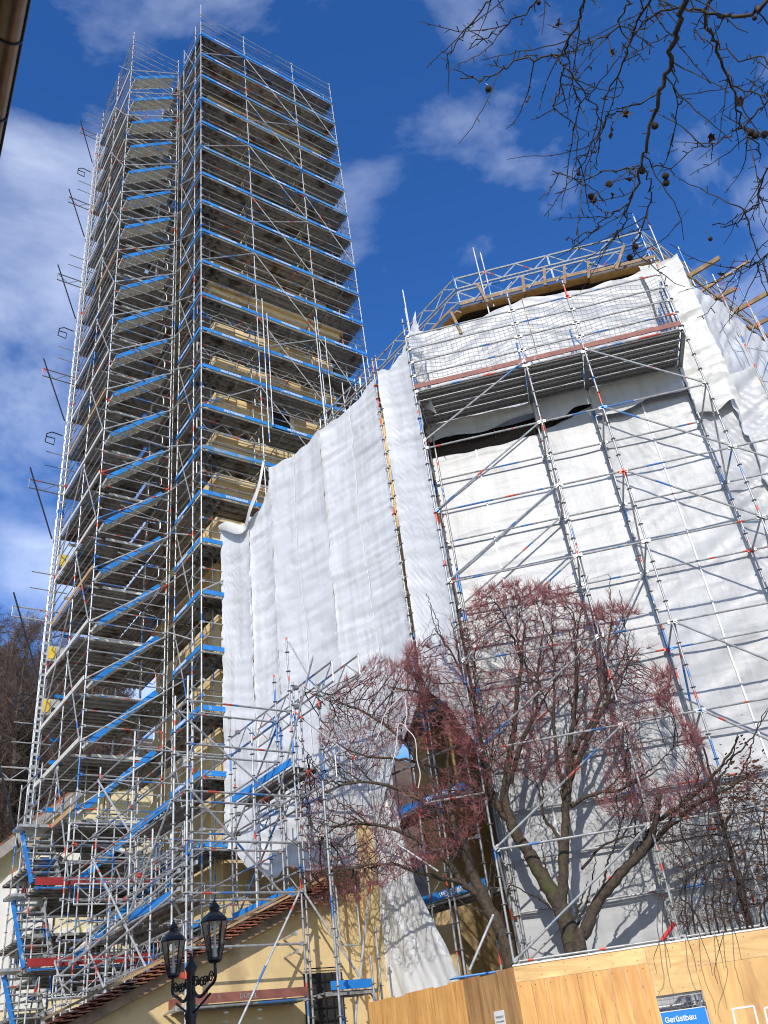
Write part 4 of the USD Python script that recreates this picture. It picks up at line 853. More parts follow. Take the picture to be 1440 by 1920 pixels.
# ================================================================ scaffold inside the torn sheet, left of the choir
ow = Thing('side_scaffold', 'shaded scaffold with blue toe boards in the dark opening left of the front wall', 'scaffold', WF(0, 0.9, 0))
for u in (-0.8, 0.9, 3.3):
    for v in (0.35, 1.1): ow.add('standard', standard(WF, u, v, 0, 12, 0.5, 7), 'galvanised_tube', True)
for z in (4.55, 6.55, 8.55, 10.5):
    for u0, u1 in ((-0.8, 0.9), (0.9, 3.3)):
        ow.add('deck', deck(WF, u0, u1, 0.36, 1.12, z), 'deck_steel')
        ow.add('ledger', rail(WF, (u0, 0.35, z - .05), (u1, 0.35, z - .05)), 'galvanised_tube'); ow.add('guard_rail', rail(WF, (u0, 0.35, z + 1), (u1, 0.35, z + 1)), 'galvanised_tube')
        IF = Frame(WF(0, 1.1, 0)[:2], -WF.d, WF.n); IF.O3 = A([*IF.O, 0])
        tm, w = lettering('WESTERMAIER', IF, -(u0 + u1) / 2, -0.75 - 0.064, z + .04, 0.10)
        ow.add('toe_board', fbox(WF, u0 + .02, u1 - .02, .35 - .062, .35 - .034, z + .005, z + .165), 'board_blue', subs=[('lettering', tm, 'paint_white', False)])
for a, b in (((-1.5, .3, 6.4), (0.9, .3, 4.6)), ((0.9, .3, 8.4), (3.3, .3, 6.6)), ((-1.5, .3, 2.6), (-0.4, .3, 4.6)), ((-1.5, 1.0, 8.4), (.9, 1.0, 6.6))): ow.add('diagonal_brace', rail(WF, a, b), 'galvanised_tube')
for z in (2.95, 6.2): ow.add('tie_tube', tube(CF(-1.25, 0.05, z), CF(0, 0.05, z), R_, 8, True), 'galvanised_tube')
p, q = at(745, 1583, 18.6), at(822, 1634, 18.4)
ow.add('tie_tube', tube(p, q, R_, 8, True), 'galvanised_tube'); ow.add('tie_tube', tube(at(880, 1820, 17.6), at(925, 1715, 18.0), R_, 8, True), 'pale_tube')
ow.done()
for i, pts in enumerate((((760, 1312), (763, 1340), (760, 1362), (778, 1385), (782, 1425), (788, 1452), (784, 1478)), ((762, 1362), (748, 1357), (744, 1385), (741, 1410), (735, 1432)), ((758, 1300), (722, 1338), (712, 1372), (704, 1388)))):
    single('rope', ptube(catmull([at(x, y, 16.9) for x, y in pts], 4), 0.009, 5), 'rope', ('long white rope dangling in front of the dark opening', 'short white rope end beside the long one at the dark opening', 'white rope tied to the torn edge of the sheet, left of the dark opening')[i], 'rope')

# ================================================================ front staircase scaffold over the annex
fs = Thing('front_scaffold', 'dense silver support scaffold with lattice girders and long diagonals at lower left', 'scaffold', FF(0, 0, 0))
FV = [0.0, 0.73, 3.30, 5.87, 8.40]; FU = [0.0, 2.57]
tops = {(0, 0): 9.55, (0, 1): 9.35, (0, 2): 9.4, (0, 3): 9.3, (1, 0): 10.9, (1, 1): 10.2, (1, 2): 10.2, (1, 3): 9.6, (0, 4): 9.2, (1, 4): 9.2}
for (i, j), t in tops.items():
    fs.add('standard', standard(FF, FU[i], FV[j], 0, t, 0.5, 8), 'pale_tube' if i == 0 else 'galvanised_tube', True)
    if (i, j) in ((0, 0), (1, 0), (1, 1), (1, 2), (0, 2)): fs.add('standard', standard(FF, FU[i] + .17, FV[j] + .12, 0, t - 1.1, 0.5, 8, 0.2), 'galvanised_tube', True)
for u, v, t in ((1.28, 3.3, 7.6), (1.28, 5.87, 8.0), (2.9, 1.9, 8.4), (3.3, -0.1, 9.6), (3.3, 0.8, 9.9), (2.57, -1.2, 7.0), (3.4, -1.15, 3.6), (3.95, -0.6, 4.2), (0.0, 7.1, 7.0), (1.3, 8.4, 8.6)): fs.add('standard', standard(FF, u, v, 0, t, 0.5, 8, 0.1), 'galvanised_tube', True)
rf = np.random.default_rng(5)
for z in (1.0, 3.02, 5.0, 7.0, 8.98):
    for j in range(5):
        if z == 8.98 and j == 4: continue
        fs.add('ledger', rail(FF, (0, FV[j], z), (2.57, FV[j], z), R_, 8), 'galvanised_tube')
        if j in (0, 1, 3) and z < 8: fs.add('ledger', rail(FF, (0, FV[j], z + 1.0), (2.57, FV[j], z + 1.0), R_, 8), 'galvanised_tube')
    for j in range(4):
        for u in FU:
            fs.add('long_ledger', rail(FF, (u, FV[j], z), (u, FV[j + 1], z), R_, 8), 'galvanised_tube')
            if u == 0 and z < 8: fs.add('long_ledger', rail(FF, (u - .05, FV[j], z + .55), (u - .05, FV[j + 1], z + .55), 0.021, 6), 'galvanised_tube')
            if j in (1, 2) and z < 8: fs.add('long_ledger', rail(FF, (u, FV[j], z + 1.0), (u, FV[j + 1], z + 1.0), 0.021, 6), 'galvanised_tube')
for z in (3.0, 5.0, 7.0):
    fs.add('diagonal_brace', rail(FF, (-.05, 5.87, z + 1.95), (-.05, 3.30, z), R_, 8), 'pale_tube')
    fs.add('diagonal_brace', rail(FF, (2.62, .73, z + 1.95), (2.62, 3.3, z), R_, 8), 'galvanised_tube')
for a, b in (((0.05, -.06, 7.0), (2.5, 0.70, 5.1)), ((2.5, -.06, 5.0), (0.1, -.06, 1.2)), ((0, .7, 5.0), (2.57, 3.3, 3.1)), ((0, .66, 9.0), (2.5, .66, 7.1)), ((2.57, -.06, 9.0), (3.6, -1.0, 7.6)), ((2.57, -.06, 10.8), (3.7, -.9, 7.7)), ((2.57, 0, 5.1), (4.1, -.4, 2.6)), ((4.1, -.4, 5.2), (3.3, -.4, 2.2)), ((2.57, 1.0, 7.0), (2.57, -1.2, 9.9)), ((0, 5.87, 3), (2.57, 5.87, 1.0)), ((-.05, 3.3, 5.0), (-.05, 0.73, 3.05)), ((-.05, .73, 7), (-.05, 3.3, 5)), ((-.06, 3.3, 3), (-.06, .73, 1)), ((-.1, 8.4, 5), (-.1, 5.87, 3)), ((-.1, 8.4, 3), (-.1, 5.87, 1))):
    fs.add('diagonal_brace', rail(FF, a, b, R_, 8), 'pale_tube')
for j, (u, v, z) in enumerate(((0, 4.6, 0), (0, 1.9, 0), (2.57, 4.6, 0), (2.57, 2.0, 0), (1.9, .73, 0), (.6, 5.87, 0), (1.9, 5.87, 0), (.7, 8.4, 0), (2.0, 8.4, 0), (-.4, 9.6, 0), (1.6, 9.6, 0))):
    fs.add('standard', standard(FF, u, v, 0, 6.0 + (j * 37 % 30) / 10, 0.5, 8, .15), 'pale_tube', True)
for z in (1.5, 2.5, 3.5, 4.5, 5.5, 6.5, 7.5):
    fs.add('ledger', rail(FF, (-.1, 8.45, z), (2.7, 8.45, z), 0.0215, 6), 'galvanised_tube'); fs.add('ledger', rail(FF, (-.05, 5.92, z), (2.6, 5.92, z), 0.0215, 6), 'galvanised_tube')
    fs.add('long_ledger', rail(FF, (1.28, 3.3, z), (1.28, 8.4, z), 0.0215, 6), 'galvanised_tube')
    if z > 2: fs.add('guard_rail', rail(FF, (-.1, 9.6, z - .2), (2.2, 9.6, z - .2), .0215, 6), 'galvanised_tube')
# ramps of paired tubes climbing from the lower left to the right
for u, z0, z1 in ((-0.12, 4.2, 5.1), (0.25, 4.9, 5.6), (2.45, 3.4, 3.9), (-0.15, 2.1, 2.7)):
    for dz in (0.0, 0.34): fs.add('ramp_tube', rail(FF, (u, 8.3, z0 + dz), (u, 0.05, z1 + dz), 0.0242, 8), 'pale_tube')
# lattice girders pointing out towards the street
for u, z, v0, v1 in ((2.75, 9.1, 3.8, -1.7), (3.35, 9.25, 3.2, -1.9), (2.75, 7.0, 4.2, -1.5), (3.35, 7.1, 3.6, -1.2), (2.70, 5.0, 5.0, 0.2), (0.20, 6.05, 5.9, 0.6), (0.2, 4.05, 5.9, .6)):
    fs.add('lattice_girder', lattice(FF(u, v0, z), FF(u, v1, z), 0.48, R_, 0.55), 'galvanised_tube')
for v, z, u0, u1 in ((6.4, 6.0, -0.3, 3.2), (6.9, 4.0, -0.5, 3.0), (8.3, 8.0, 0, 3.0), (8.2, 2.1, -.4, 2.9)):
    fs.add('lattice_girder', lattice(FF(u0, v, z), FF(u1, v, z), 0.48, R_, 0.6), 'pale_tube')
for u, v, z in ((2.75, 0.0, 9.6), (3.35, 0.0, 9.7), (2.75, 0.0, 7.5), (3.35, 0.2, 7.5), (2.75, 3.2, 9.6), (2.75, 3.3, 7.5), (.2, 3.2, 6.5), (2.7, 3.3, 5.5), (.2, .8, 6.5)):
    for dz in (0, -.48): fs.add('coupler', obox(FF(u, v, z + dz), FF.U * .055, FF.V * .05, FF.Z * .045), 'dark_tube')
# decks with blue boards
for u0, u1, v0, v1, z in ((2.6, 3.3, 0.1, 3.2, 7.72), (2.6, 3.3, 0.3, 3.3, 5.0), (0.05, .7, .8, 3.2, 5.02), (0.05, 0.7, .8, 3.2, 6.9), (0.02, 2.55, 0.03, 0.72, 3.06), (2.62, 3.9, -.62, 0.0, 3.06), (0.05, 2.5, 3.35, 5.8, 3.0), (0.05, 1.2, 3.35, 5.8, 5.0)):
    along = 'v' if v1 - v0 > u1 - u0 else 'u'
    fs.add('deck', deck(FF, u0, u1, v0, v1, z, along), 'deck_steel')
for u, v0, v1, z in ((2.57, 0.1, 3.2, 7.74), (2.57, .3, 3.3, 5.02), (0.02, .8, 3.2, 5.04), (0.02, .8, 3.2, 6.92)):
    fs.add('toe_board', fbox(FF, u - .03, u, v0, v1, z, z + .16), 'board_blue')
fs.add('toe_board', fbox(FF, 2.75, 3.75, -.66, -.63, 3.08, 3.24), 'board_blue', label='short bright blue toe board in front of the annex window')
tm, w = lettering('DÜSEL', FF, 1.25, -.066, 3.105, .085, bold=False)
fs.add('toe_board', fbox(FF, 0.05, 2.55, -.064, -.034, 3.07, 3.23), 'board_rust', label='faded reddish brown toe board low in front of the annex', subs=[('lettering', tm, 'stone_grey', False)])
fs.add('toe_board', fbox(FF, -.064, -.034, .1, 3.2, 3.07, 3.23), 'board_rust')
for u in (.75, 1.45): fs.add('ladder_bracket', cat([beam(FF(u, -.02, 3.0), FF(u, -.02, 2.2), .03, .012), beam(FF(u + .09, -.02, 3.0), FF(u + .09, -.02, 2.2), .03, .012)] + [beam(FF(u, -.02, 2.3 + .15 * k), FF(u + .09, -.02, 2.3 + .15 * k), .02, .03) for k in range(5)]), 'dark_tube')
# couplers and hooks hanging at the annex window
fs.add('hanging_frame', ptube([FF(3.0, -.7, 5.0), FF(3.0, -.72, 3.95), FF(3.08, -.72, 3.85), FF(3.4, -.72, 3.85), FF(3.48, -.72, 3.95), FF(3.48, -.7, 5.0)], .016, 6), 'pale_tube')
fs.done()
# red Layher boards on the lower lifts of the stair tower
rb = Thing('lower_stair_scaffold', 'lowest lifts of the stair scaffold with two dark red lettered boards', 'scaffold', TF(-1.5, 4.6, 0))
YF = Frame(TF(0, 2.20, 0)[:2], RD, LD)
for px, py, qx in ((65, 1653, 287), (50, 1806, 285)):
    u0, z = on(px, py, YF.O, YF.d); u1, _ = on(qx, py - 4, YF.O, YF.d)
    tm, w = lettering('Layher', YF, u0 + (u1 - u0) * .64, -.068, z - .03, 0.10, bold=False)
    tm2, _ = lettering('L', YF, u0 + (u1 - u0) * .75, -.068, z - .03, 0.08)
    rb.add('toe_board', fbox(YF, u0, u1, -.066, -.036, z - .10, z + .10), 'board_red', subs=[('lettering', tm, 'paint_white', False)])
    rb.add('ledger', rail(YF, (u0, -.05, z - .17), (u1, -.05, z - .17), R_, 8), 'tube_blue')
    rb.add('deck', deck(YF, u0, u1, 0.0, 1.1, z - .12), 'deck_steel')
for z in (2.1, 4.1, 6.1, 8.1): rb.add('deck', deck(TF, -3.4, -0.2, 4.7, 8.2, z), 'deck_steel')
for z in (1.6, 3.6, 5.6, 7.6): rb.add('deck', deck(TF, -0.2, 1.1, 1.0, 6.0, z, 'v'), 'deck_steel')
for u in (-3.4, -2.0, -0.6):
    for v in (4.5, 6.9): rb.add('standard', standard(TF, u, v, 0, 11.0, 0.5, 7), 'galvanised_tube', True)
for z in np.arange(1.5, 10.6, 1.0):
    rb.add('ledger', rail(TF, (-3.4, 4.5, z), (-0.6, 4.5, z)), 'galvanised_tube'); rb.add('ledger', rail(TF, (-3.4, 4.5, z + .3), (-3.4, 6.9, z + .3)), 'galvanised_tube')
# aluminium access stairs at the far left
for k, (px, py, qx, qy) in enumerate(((42, 1560, 60, 1655), (25, 1690, 45, 1815), (8, 1830, 30, 1950))):
    a, b = at(px, py, 29.5), at(qx, qy, 29.0); dv = TF.U * .8
    for s in (0, 1): rb.add('stair_stringer', beam(a + dv * s, b + dv * s, .05, .16), 'tube_blue' if s == 0 else 'galvanised_tube')
    for q in range(8): c = a + (b - a) * (q + .5) / 8 + dv / 2; rb.add('stair_tread', obox(c, TF.U * .4, TF.V * .13, TF.Z * .015), 'galvanised_tube')
    rb.add('stair_landing', obox(a + dv / 2 + A([0, 0, .1]) + TF.U * .2, TF.U * .8, TF.V * .4, TF.Z * .04), 'galvanised_tube')
rb.done()

# ================================================================ annex with a sloping tiled roof
AF = Frame((-1.8, 21.3), RD, LD)
(al, zl_), (ar, zr_) = on(170, 1906, AF.O, AF.d), on(600, 1680, AF.O, AF.d)
sl2 = (zr_ - zl_) / (ar - al); ax = Thing('annex', 'low cream annex with a tiled lean-to roof seen from below, behind the street lamp', 'building', AF(-2, 0, 0))
ul2 = al - 1.2; ur2 = 0.75
zt2 = lambda u: zl_ + sl2 * (u - al)
ax.add('wall', poly_prism([AF(ul2, 0, 0), AF(ur2, 0, 0), AF(ur2, 0, zt2(ar) + .1), AF(ar, 0, zt2(ar)), AF(ul2, 0, zt2(ul2))], AF.V * 0.4), 'plaster_cream')
ax.add('pilaster', fbox(AF, 0.15, 0.75, -0.35, -.003, 0, 6.6), 'plaster_cream')
ax.add('side_wall', fbox(AF, ul2, ul2 + .4, 0.41, 3.0, 0, zt2(ul2) - .05), 'plaster_cream')
up_ = (AF(1, 0, sl2) - AF(0, 0, 0)); up_ /= np.linalg.norm(up_); nr = np.cross(AF.V, up_); nr = nr if nr[2] > 0 else -nr
Lr = (ar - ul2 + .9) / up_[:2] @ AF.d if False else (ar - ul2 + 0.8) / float(up_[:2] @ AF.d)
r0 = AF(ul2 - .5, 0, zt2(ul2 - .5)) - AF.V * .22
ax.add('roof_boarding', obox(r0 + up_ * Lr / 2 + AF.V * 1.6 + nr * .06, up_ * Lr / 2, AF.V * 1.6, nr * .03), 'old_timber')
ax.add('verge_board', obox(r0 + up_ * Lr / 2 - AF.V * .03 + nr * .0, up_ * Lr / 2, AF.V * .02, nr * .09), 'old_timber')
ax.add('verge_moulding', obox(r0 + up_ * Lr / 2 + AF.V * .10 - nr * .05, up_ * Lr / 2, AF.V * .10, nr * .05), 'old_timber')
nt = int(Lr / 0.155)
for row in range(2):                       # plain tiles showing their ends along the verge, two courses deep
    for k in range(nt):
        c = r0 + up_ * (k + .5) * .155 - AF.V * (.04 - row * .05) + nr * (.135 + row * .075); jt = rf.normal(0, .006)
        ax.add('roof_tile', obox(c + nr * jt, up_ * .105 + nr * -.035, AF.V * .17, nr * .011), 'roof_tile')
for k in range(nt):
    for j in range(4): c = r0 + up_ * (k + .5) * .155 + AF.V * (.35 + j * .3) + nr * .15; ax.add('roof_tile', obox(c, up_ * .105 + nr * -.035, AF.V * .145, nr * .011), 'roof_tile')
for k, (a, b, h) in enumerate(((.30, .98, .30), (.45, .93, .36), (.15, .6, .32))):
    ax.add('loose_plank', obox(r0 + up_ * Lr * (a + b) / 2 + AF.V * (.05 + .12 * k) + nr * h, up_ * Lr * (b - a) / 2, AF.V * .09, nr * .02), 'new_timber' if k == 0 else 'old_timber')
u0, z0 = on(574, 1925, AF.O, AF.d); u1, z1 = on(640, 1822, AF.O, AF.d)
ax.add('window_opening', fbox(AF, u0, u1, -.02, .05, z0 - .5, z1), 'dark_void')
for k in range(5): ax.add('window_bar', tube(AF(u0 + (u1 - u0) * (k + .5) / 5, -.06, z0 - .5), AF(u0 + (u1 - u0) * (k + .5) / 5, -.06, z1), .012, 6), 'black_iron')
for k in range(7): ax.add('window_bar', tube(AF(u0, -.06, z0 - .4 + k * .24), AF(u1, -.06, z0 - .4 + k * .24), .012, 6), 'black_iron')
ax.done()

# ================================================================ street lamp with two lanterns
lp = Thing('street_lamp', 'black cast iron street lamp post carrying two glazed lanterns, in front of the annex', 'street lamp', [*at(358, 1900, 10.9)[:2], 0])
pb = at(358, 1900, 10.9); px_, py_ = pb[:2]; zt_ = at(360, 1815, 10.9)[2]
lp.add('post', lathe([px_, py_, 0], [(0.14, 0), (0.14, .3), (.1, .5), (.085, .9), (.1, 1.0), (.07, 1.1), (.055, zt_ - .5), (.075, zt_ - .45), (.05, zt_ - .4), (.045, zt_ - .05), (.07, zt_), (.03, zt_ + .06), (.012, zt_ + .14)], 12), 'black_iron', True)
def lantern(px, ptop, pbot, D):
    top, bot = at(px, ptop, D), at(px, pbot, D); h = top[2] - bot[2]; c = A([top[0], top[1], bot[2]])
    s = h / 1.0
    lp.add('lantern_roof', lathe(c, [(.235 * s, .60 * s), (.245 * s, .625 * s), (.20 * s, .69 * s), (.115 * s, .765 * s), (.085 * s, .79 * s), (.085 * s, .835 * s), (.10 * s, .845 * s), (.055 * s, .91 * s), (.03 * s, .93 * s), (.032 * s, .955 * s), (.012 * s, .97 * s), (.004 * s, 1.0 * s)], 8, math.pi / 8), 'black_iron', False)
    lp.add('lantern_soffit', lathe(c, [(.235 * s, .598 * s), (.12 * s, .62 * s), (.003 * s, .64 * s)], 8, math.pi / 8), 'paint_white')
    for k in range(6):
        a = k * math.pi / 3 + .3; a2 = a + math.pi / 3
        p0, p1 = c + A([.115 * s * math.cos(a), .115 * s * math.sin(a), .05 * s]), c + A([.215 * s * math.cos(a), .215 * s * math.sin(a), .6 * s])
        q0, q1 = c + A([.115 * s * math.cos(a2), .115 * s * math.sin(a2), .05 * s]), c + A([.215 * s * math.cos(a2), .215 * s * math.sin(a2), .6 * s])
        lp.add('lantern_bar', beam(p0, p1, .016 * s, .016 * s), 'black_iron'); lp.add('lantern_pane', (A([p0, q0, q1, p1]), A([[0, 1, 2, 3]]), NOT), 'lamp_glass')
    lp.add('lantern_base', lathe(c, [(.003, -.03 * s), (.09 * s, -.02 * s), (.125 * s, .02 * s), (.125 * s, .05 * s), (.10 * s, .06 * s), (.003, .06 * s)], 8), 'black_iron')
    lp.add('lamp_bulb', lathe(c, [(.03 * s, .06 * s), (.03 * s, .2 * s), (.022 * s, .22 * s), (.022 * s, .5 * s), (.03 * s, .6 * s)], 8), 'paint_white')
    return c
for px, pt, pb_, D in ((326, 1724, 1832, 11.3), (402, 1684, 1803, 10.4)):
    c = lantern(px, pt, pb_, D); o = A([px_, py_, zt_]); d = c - o; d[2] = 0
    lp.add('arm', ptube(catmull([o + A([0, 0, -.18]), o + d * .35 + A([0, 0, -.30]), o + d * .75 + A([0, 0, -.24]), c + A([0, 0, -.16]), c + A([0, 0, -.02])], 5), .017, 7), 'black_iron', True)
    for k in range(7):
        f = (k + .7) / 8; cc = o + d * f + A([0, 0, -.12 - .05 * math.sin(f * 3)]); rr = .035 + .03 * math.sin(f * 9) ** 2; dd = d / np.linalg.norm(d)
        lp.add('scroll', ptube([cc + dd * rr * (1 - t / 14) * math.cos(t * .8) + A([0, 0, rr * (1 - t / 14) * math.sin(t * .8)]) for t in range(11)], .009, 5), 'black_iron')
    lp.add('arm_brace', ptube(catmull([o + A([0, 0, -.45]), o + d * .4 + A([0, 0, -.38]), o + d * .8 + A([0, 0, -.30])], 4), .012, 6), 'black_iron', True)
lp.done()

# ================================================================ plywood hoarding
f0, f1, fl = atz(961, 1813, 2.60), atz(1440, 1741, 2.60), atz(690, 1880, 2.60)
fd = (f1 - f0)[:2]; fd /= np.linalg.norm(fd); HB = Frame(f0[:2], fd, (-fd[1], fd[0]))
gd = (fl - f0)[:2]; gl = np.linalg.norm(gd); gd /= gl; HL = Frame(f0[:2], gd, (gd[1], -gd[0]))
hb = Thing('plywood_hoarding', 'yellowish plywood and board hoarding along the bottom right, in the sun', 'hoarding', HB(0, 0, 0))
def hu(px, py): return on(px, py, HB.O, HB.d)
uS, zS = hu(1208, 1779); uG0, zG = hu(1230, 1868); uG1, _ = hu(1315, 1857); uR, zR = hu(1304, 1812)
_, z1s = hu(965, 1843)
hb.add('top_strip', fbox(HB, 0.01, uS - .003, -.001, .021, z1s + .003, 2.60), 'plywood_flat')
nb = 9
for k in range(nb):
    a, b = 0.012 + (uS + .08 - 0.012) * k / nb, 0.012 + (uS + .08 - .012) * (k + 1) / nb - .004
    hb.add('board', fbox(HB, a, min(b, uS - .002), .0 + .002 * (k % 3), .022, 0.02, z1s), 'pine_board')
hb.add('upper_panel', fbox(HB, uS + .002, uR - .003, -.003, .020, zG, 2.60), 'plywood_flat')
hb.add('upper_strip', fbox(HB, uR, uR + 2.6, -.002, .020, zR + .003, 2.60), 'plywood_flat')
hb.add('tall_panel', fbox(HB, uG1 + .01, uG1 + 1.27, -.001, .02, 0.02, zR), 'plywood_tall'); hb.add('tall_panel', fbox(HB, uG1 + 1.274, uG1 + 2.54, .001, .02, 0.02, zR), 'plywood_tall')
hb.add('capping', fbox(HB, -.0, uR + 2.6, -.012, .05, 2.603, 2.622), 'plaster_white')
for k in range(10): hb.add('corner_board', fbox(HL, .01 + gl * k / 10, gl * (k + 1) / 10 + .006, 0.0 + .002 * (k % 2), .022, .02, 2.597 - .02 * (k % 3 == 1)), 'pine_aged' if k < 3 else 'pine_board')
hb.add('hatch_frame', cat([beam(HB(uG0, .05, zG - .02), HB(uG1, .05, zG - .02), .02, .03), beam(HB(uG0 + .01, .05, zG), HB(uG0 + .01, .05, .1), .02, .02)]), 'galvanised_tube')
Pn, Qn = [], []
for k in range(12): uu = uG0 + (uG1 - uG0) * k / 11; Pn.append(HB(uu, .06, zG)); Qn.append(HB(uu, .06, zG - 1.0))
for k in range(16): Pn.append(HB(uG0, .064, zG - .05 * k)); Qn.append(HB(uG1, .064, zG - .05 * k))
hb.add('hatch_mesh', prisms(A(Pn), A(Qn), .0022, .0022, 4), 'galvanised_tube')
for (a, b), (c, d), (e, f) in (((1373, 1892), (1413, 1886), (1424, 1930)), ((1433, 1890), (1460, 1886), (1470, 1930))):
    pts = [HB(hu(x, y)[0], -.004, hu(x, y)[1]) for x, y in ((a + 12, 1945), (a, b), (c, d), (e, f))]
    hb.add('painted_outline', cat([beam(p, q, .02, .003, up=HB.V) for p, q in zip(pts, pts[1:])]), 'paint_white')
rs = np.random.default_rng(9)
for u0, u1, z0, z1 in ((.05, uS - .05, z1s + .05, 2.56), (uS + .04, uR - .04, zG + .05, 2.55), (uR + .05, uR + 2.4, zR + .05, 2.55), (uG1 + .05, uG1 + 1.22, 1.2, zR - .05)):
    for z in (z0, z1):
        for u in np.arange(u0, u1 + .01, .31): hb.add('screw_head', poly_prism([HB(u + rs.normal(0, .012) * 0 + .0055 * math.cos(k), -.006, z + .0055 * math.sin(k)) for k in np.arange(6) * np.pi / 3], HB.V * .003), 'black_iron')
for k in range(nb):
    for z in (z1s - .05, 1.45): hb.add('screw_head', poly_prism([HB(.06 + (uS + .06) * k / nb + .006 * math.cos(a_), -.003, z + .006 * math.sin(a_)) for a_ in np.arange(6) * np.pi / 3], HB.V * .003), 'black_iron')
hb.done()
# blue company sign in the hatch
su0, sz1 = hu(1238, 1899); su1, _ = hu(1321, 1886); SF = Frame(HB(0, .0, 0)[:2], HB.d, HB.n)
sg = Thing('company_sign', 'bright blue sign with white lettering set in the hoarding hatch', 'sign', SF(su0, 0, sz1 - .5))
sg.add('plate', fbox(SF, su0, su1, .022, .034, sz1 - .42, sz1), 'paint_bluebright'); sw = su1 - su0
sg.add('border', cat([fbox(SF, su0 - .006, su1 + .006, .019, .030, sz1 - .002, sz1 + .006), fbox(SF, su0 - .006, su0, .019, .030, sz1 - .42, sz1 - .003), fbox(SF, su1, su1 + .006, .019, .030, sz1 - .42, sz1 - .003)]), 'paint_white')
for txt, dz, fit in (('Gerüstbau', .115, .70), ('Westermaier', .235, .88)):
    tm, w = lettering(txt, SF, su0 + .03 + fit * sw / 2, .022, sz1 - dz, 1.0, depth=.004, bold=True)
    hgt = fit * sw / w; tm, w = lettering(txt, SF, su0 + .03 + fit * sw / 2, .022, sz1 - dz, hgt, depth=.004)
    sg.add('lettering', tm, 'paint_white')
sg.done()
# white paper notice
wu, wz = hu(926, 1897) if False else on(926, 1897, HL.O, HL.d); wu2, _ = on(945, 1894, HL.O, HL.d)
NF = Frame(HL(0, 0, 0)[:2], -HL.d, HL.n); a, b = sorted((-wu, -wu2))
nt_ = Thing('notice', 'small white paper notice with black lettering on the shaded end of the hoarding', 'notice', NF(a, 0, wz - .3))
nt_.add('paper', fbox(NF, a, b, -.006, -.003, wz - .24, wz), 'paint_white')
for k, (txt) in enumerate(('VORSICHT', 'DACHLAWINE')):
    tm, w = lettering(txt, NF, (a + b) / 2, -.0065, wz - .085 - k * .05, 1.0, depth=.001, bold=True); tm, w = lettering(txt, NF, (a + b) / 2, -.0065, wz - .085 - k * .05, (b - a) * .8 / w, depth=.001); nt_.add('lettering', tm, 'bird_black')
nt_.done()

# ================================================================ house eave with gutter, top left, close to the camera
ga, gb = slant(55, -10, 7.0), None
gz = ga[2]; gb = atz(-2, 285, gz); gdv = (gb - ga); gdv[2] = 0; gdv /= np.linalg.norm(gdv)
GU = Frame(ga[:2], gdv[:2], (-gdv[1], gdv[0]))       # v points left, into the house
gt = Thing('house_eave', 'dark eave of a near house with a brownish half round gutter, top left corner', 'house', GU(2, 1.5, 0))
an = np.linspace(0, -np.pi, 13); gr = 0.085; L0, L1_ = -3.0, 9.0
prof = lambda u, r: A([GU(u, gr + r * math.cos(k), gz + .0 + r * math.sin(k)) for k in an])
gt.add('gutter', sheet(np.stack([prof(u, gr) for u in np.linspace(L0, L1_, 3)], 0)), 'gutter_metal', True)
gt.add('gutter_bead', tube(GU(L0, -.004, gz + .004), GU(L1_, -.004, gz + .004), .013, 8), 'black_iron', True)
for k in range(20): gt.add('gutter_bracket', ptube(np.vstack([prof(L0 + .23 + k * .62, gr + .006)]), .008, 5), 'black_iron')
gt.add('soffit', fbox(GU, L0, L1_, .18, .95, gz + .03, gz + .06), 'bark_dark'); gt.add('roof_slope', poly_prism([GU(L0, .0, gz + .09), GU(L1_, .0, gz + .09), GU(L1_, 4.5, gz + 3.4), GU(L0, 4.5, gz + 3.4)], A([0, 0, .08])), 'roof_tile')
gt.add('wall', fbox(GU, L0, L1_, .95, 1.3, 0, gz + .5), 'plaster_pale'); gt.done()

# blackbird on the tube
bp = at(517, 1489, 18.9)
bd = Thing('blackbird', 'small black bird perched on a scaffold tube before the white sheet', 'bird', bp)
bd.add('body', ptube([bp + A([-.11, 0, .02]), bp + A([-.08, 0, .045]), bp + A([0, 0, .075]), bp + A([.05, 0, .105]), bp + A([.075, 0, .14]), bp + A([.10, 0, .145]), bp + A([.118, 0, .14])], [.012, .025, .05, .048, .034, .03, .008], 8, True), 'bird_black', True)
bd.add('tail', obox(bp + A([-.17, 0, .0]), (.07, 0, .02), (0, .014, 0), (0, 0, .006)), 'bird_black')
bd.add('beak', tube(bp + A([.118, 0, .14]), bp + A([.15, 0, .137]), .007, 5, False, .001), 'paint_yellow')
for s in (-.015, .015): bd.add('leg', tube(bp + A([.01, s, .04]), bp + A([.015, s, -.01]), .004, 5), 'bird_black')
bd.done()
